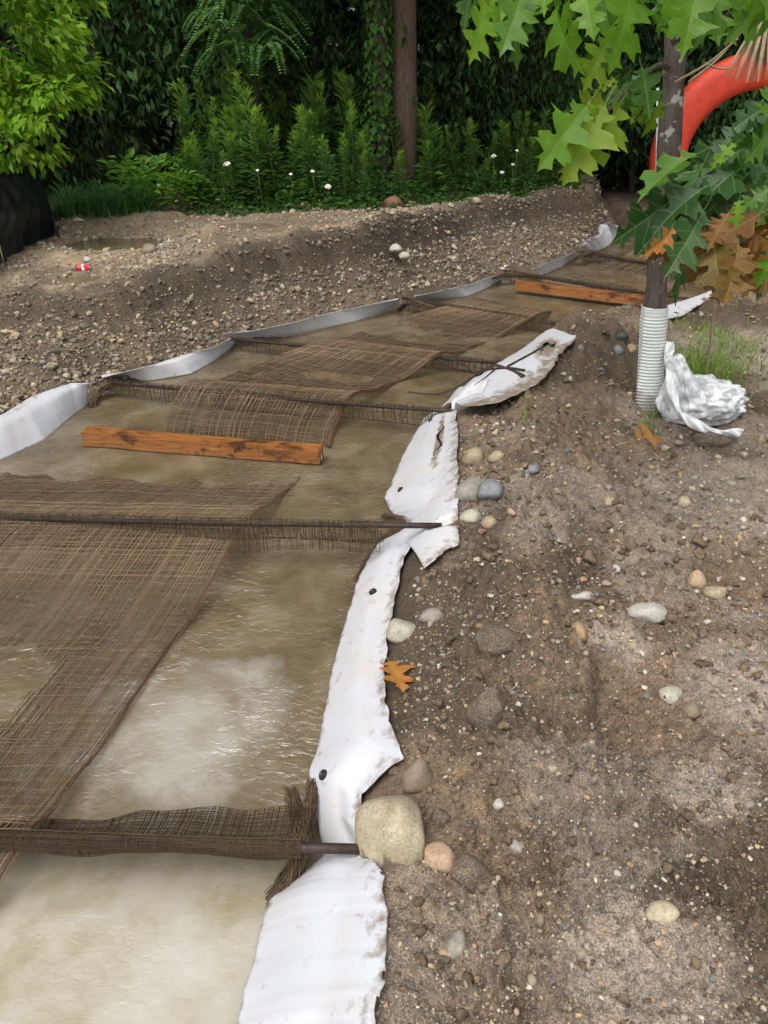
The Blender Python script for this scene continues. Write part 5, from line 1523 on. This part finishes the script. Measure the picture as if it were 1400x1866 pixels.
def bright_tree():
    t = empty('bright_tree', (-5.6, 6.9, gz(-5.6, 6.9)), 'bright yellow green leafy tree reaching in at the top left corner', 'tree')
    inv = np.array(t.location); parts = []
    blobs = [(30, 40, 95, 700), (105, 60, 50, 350), (60, 130, 70, 600), (125, 140, 38, 350), (30, 190, 60, 450), (75, 215, 32, 220), (15, 262, 35, 260), (70, 265, 22, 110), (-60, 120, 110, 700), (20, -70, 120, 700), (-70, 250, 60, 300), (110, -20, 50, 300), (150, 150, 16, 70), (90, 170, 30, 200)]
    for bx, by, br, n in blobs:
        c = at_t(bx, by, 6.6 + R_.uniform(-.3, .3)) - inv; R0 = br / FPX * 6.6 * 1.05
        n = int(n * .75)
        kc = max(3, n // 26)
        cc_ = rnd_unit(kc) * (rng.random((kc, 1)) ** .4) * R0 * np.array([1, 1, .85])
        ii = rng.integers(0, kc, n)
        off = cc_[ii] + rng.normal(0, .055, (n, 3)) * np.array([1.2, 1.2, .8])
        tone = rng.uniform(.55, 1.25, kc)[ii][:, None]
        P = c + off; D = off * 1.5 / R0 + rng.normal(0, .4, (n, 3)); D[:, 2] -= .7; N = rnd_unit(n) * .6; N[:, 2] += 1; N[:, 1] -= .3
        L = rng.uniform(.05, .12, n)
        parts.append(cards(P, D, N, L, L * .55, lcol(n, (.17, .33, .025), .3, .12) * tone))
    link('crown', lv_mesh('crown', parts), M['leaves'], t)
    pts = spline([(0, 0, 0), (.1, 0, 1.2), (.2, -.1, 2.4), (.3, -.1, 4.0)], 20); tube_obj('trunk', pts, np.linspace(.11, .05, 20), M['bark_dark'], t, 10)
    for e in ((30, 60), (90, 120), (20, 230), (40, -60)):
        q = at_t(e[0], e[1], 6.6) - inv; tube_obj('branch', spline([pts[10], (pts[10] + q) / 2 + np.array([0, 0, .25]), q], 10), np.linspace(.03, .006, 10), M['bark_dark'], t, 6)
bright_tree()

# understorey shrubs behind the weeds and over the dark gap
shr = [crown_mesh((1.1, .9, 1.1), (0, 0, 1.3), 60, 55, .11, (.055, .12, .04), .4, .3, .7, .22, .3), crown_mesh((1.0, .9, 1.4), (0, 0, 1.6), 60, 55, .09, (.05, .11, .038), .45, .5, .7, .22, .3)]
sst = trunk_mesh(3.0, .04, 5, .02, 4, .7, .3)
for k, (x, y, s) in enumerate([(-4.4, 9.8, 1.3), (-3.5, 10.6, 1.3), (-2.6, 10.9, 1.2), (-1.7, 11.2, 1.1), (-.8, 11.4, 1.2), (.9, 11.6, 1.1), (1.7, 12.2, 1.2), (2.4, 12.9, 1.1), (5.6, 13.4, 1.3), (6.8, 12.2, 1.3), (-5.4, 9.0, 1.3), (7.8, 10.8, 1.2), (3.2, 14.2, 1.2), (4.8, 15.4, 1.3), (-6.4, 7.6, 1.2), (4.25, 14.3, 1.2), (3.75, 15.3, 1.3)]):
    t = empty('shrub', (x, y, gz(x, y) - .05), 'dark leafy shrub filling the shade behind the weeds', 'shrub', 'dark shrubs under the woodland trees')
    if not sst.materials: sst.materials.append(M['bark_dark'])
    if not shr[k % 2].materials: shr[k % 2].materials.append(M['leaves'])
    link('crown', shr[k % 2], None, t); link('stem', sst, None, t); t.scale = (s, s, s); t.rotation_euler = (0, 0, R_.uniform(0, 6.28))

def woodland():
    n = 60000
    a = np.radians(rng.uniform(-62, 62, n)); r = rng.uniform(18, 23, n); x = r * np.sin(a); y = r * np.cos(a) * .95
    z = rng.uniform(0, 11.5, n)
    P = np.stack([x, y, z], 1); D = rnd_unit(n); D[:, 2] -= .4; N = rnd_unit(n); N[:, 2] += .4
    L = rng.uniform(.35, .6, n)
    o = link('woodland', lv_mesh('woodland', [cards(P, D, N, L, L * .6, lcol(n, (.022, .045, .016), .3))]), M['leaves']); tag(o, 'deep dark wood far behind the trees', None, None, 'stuff')
woodland()
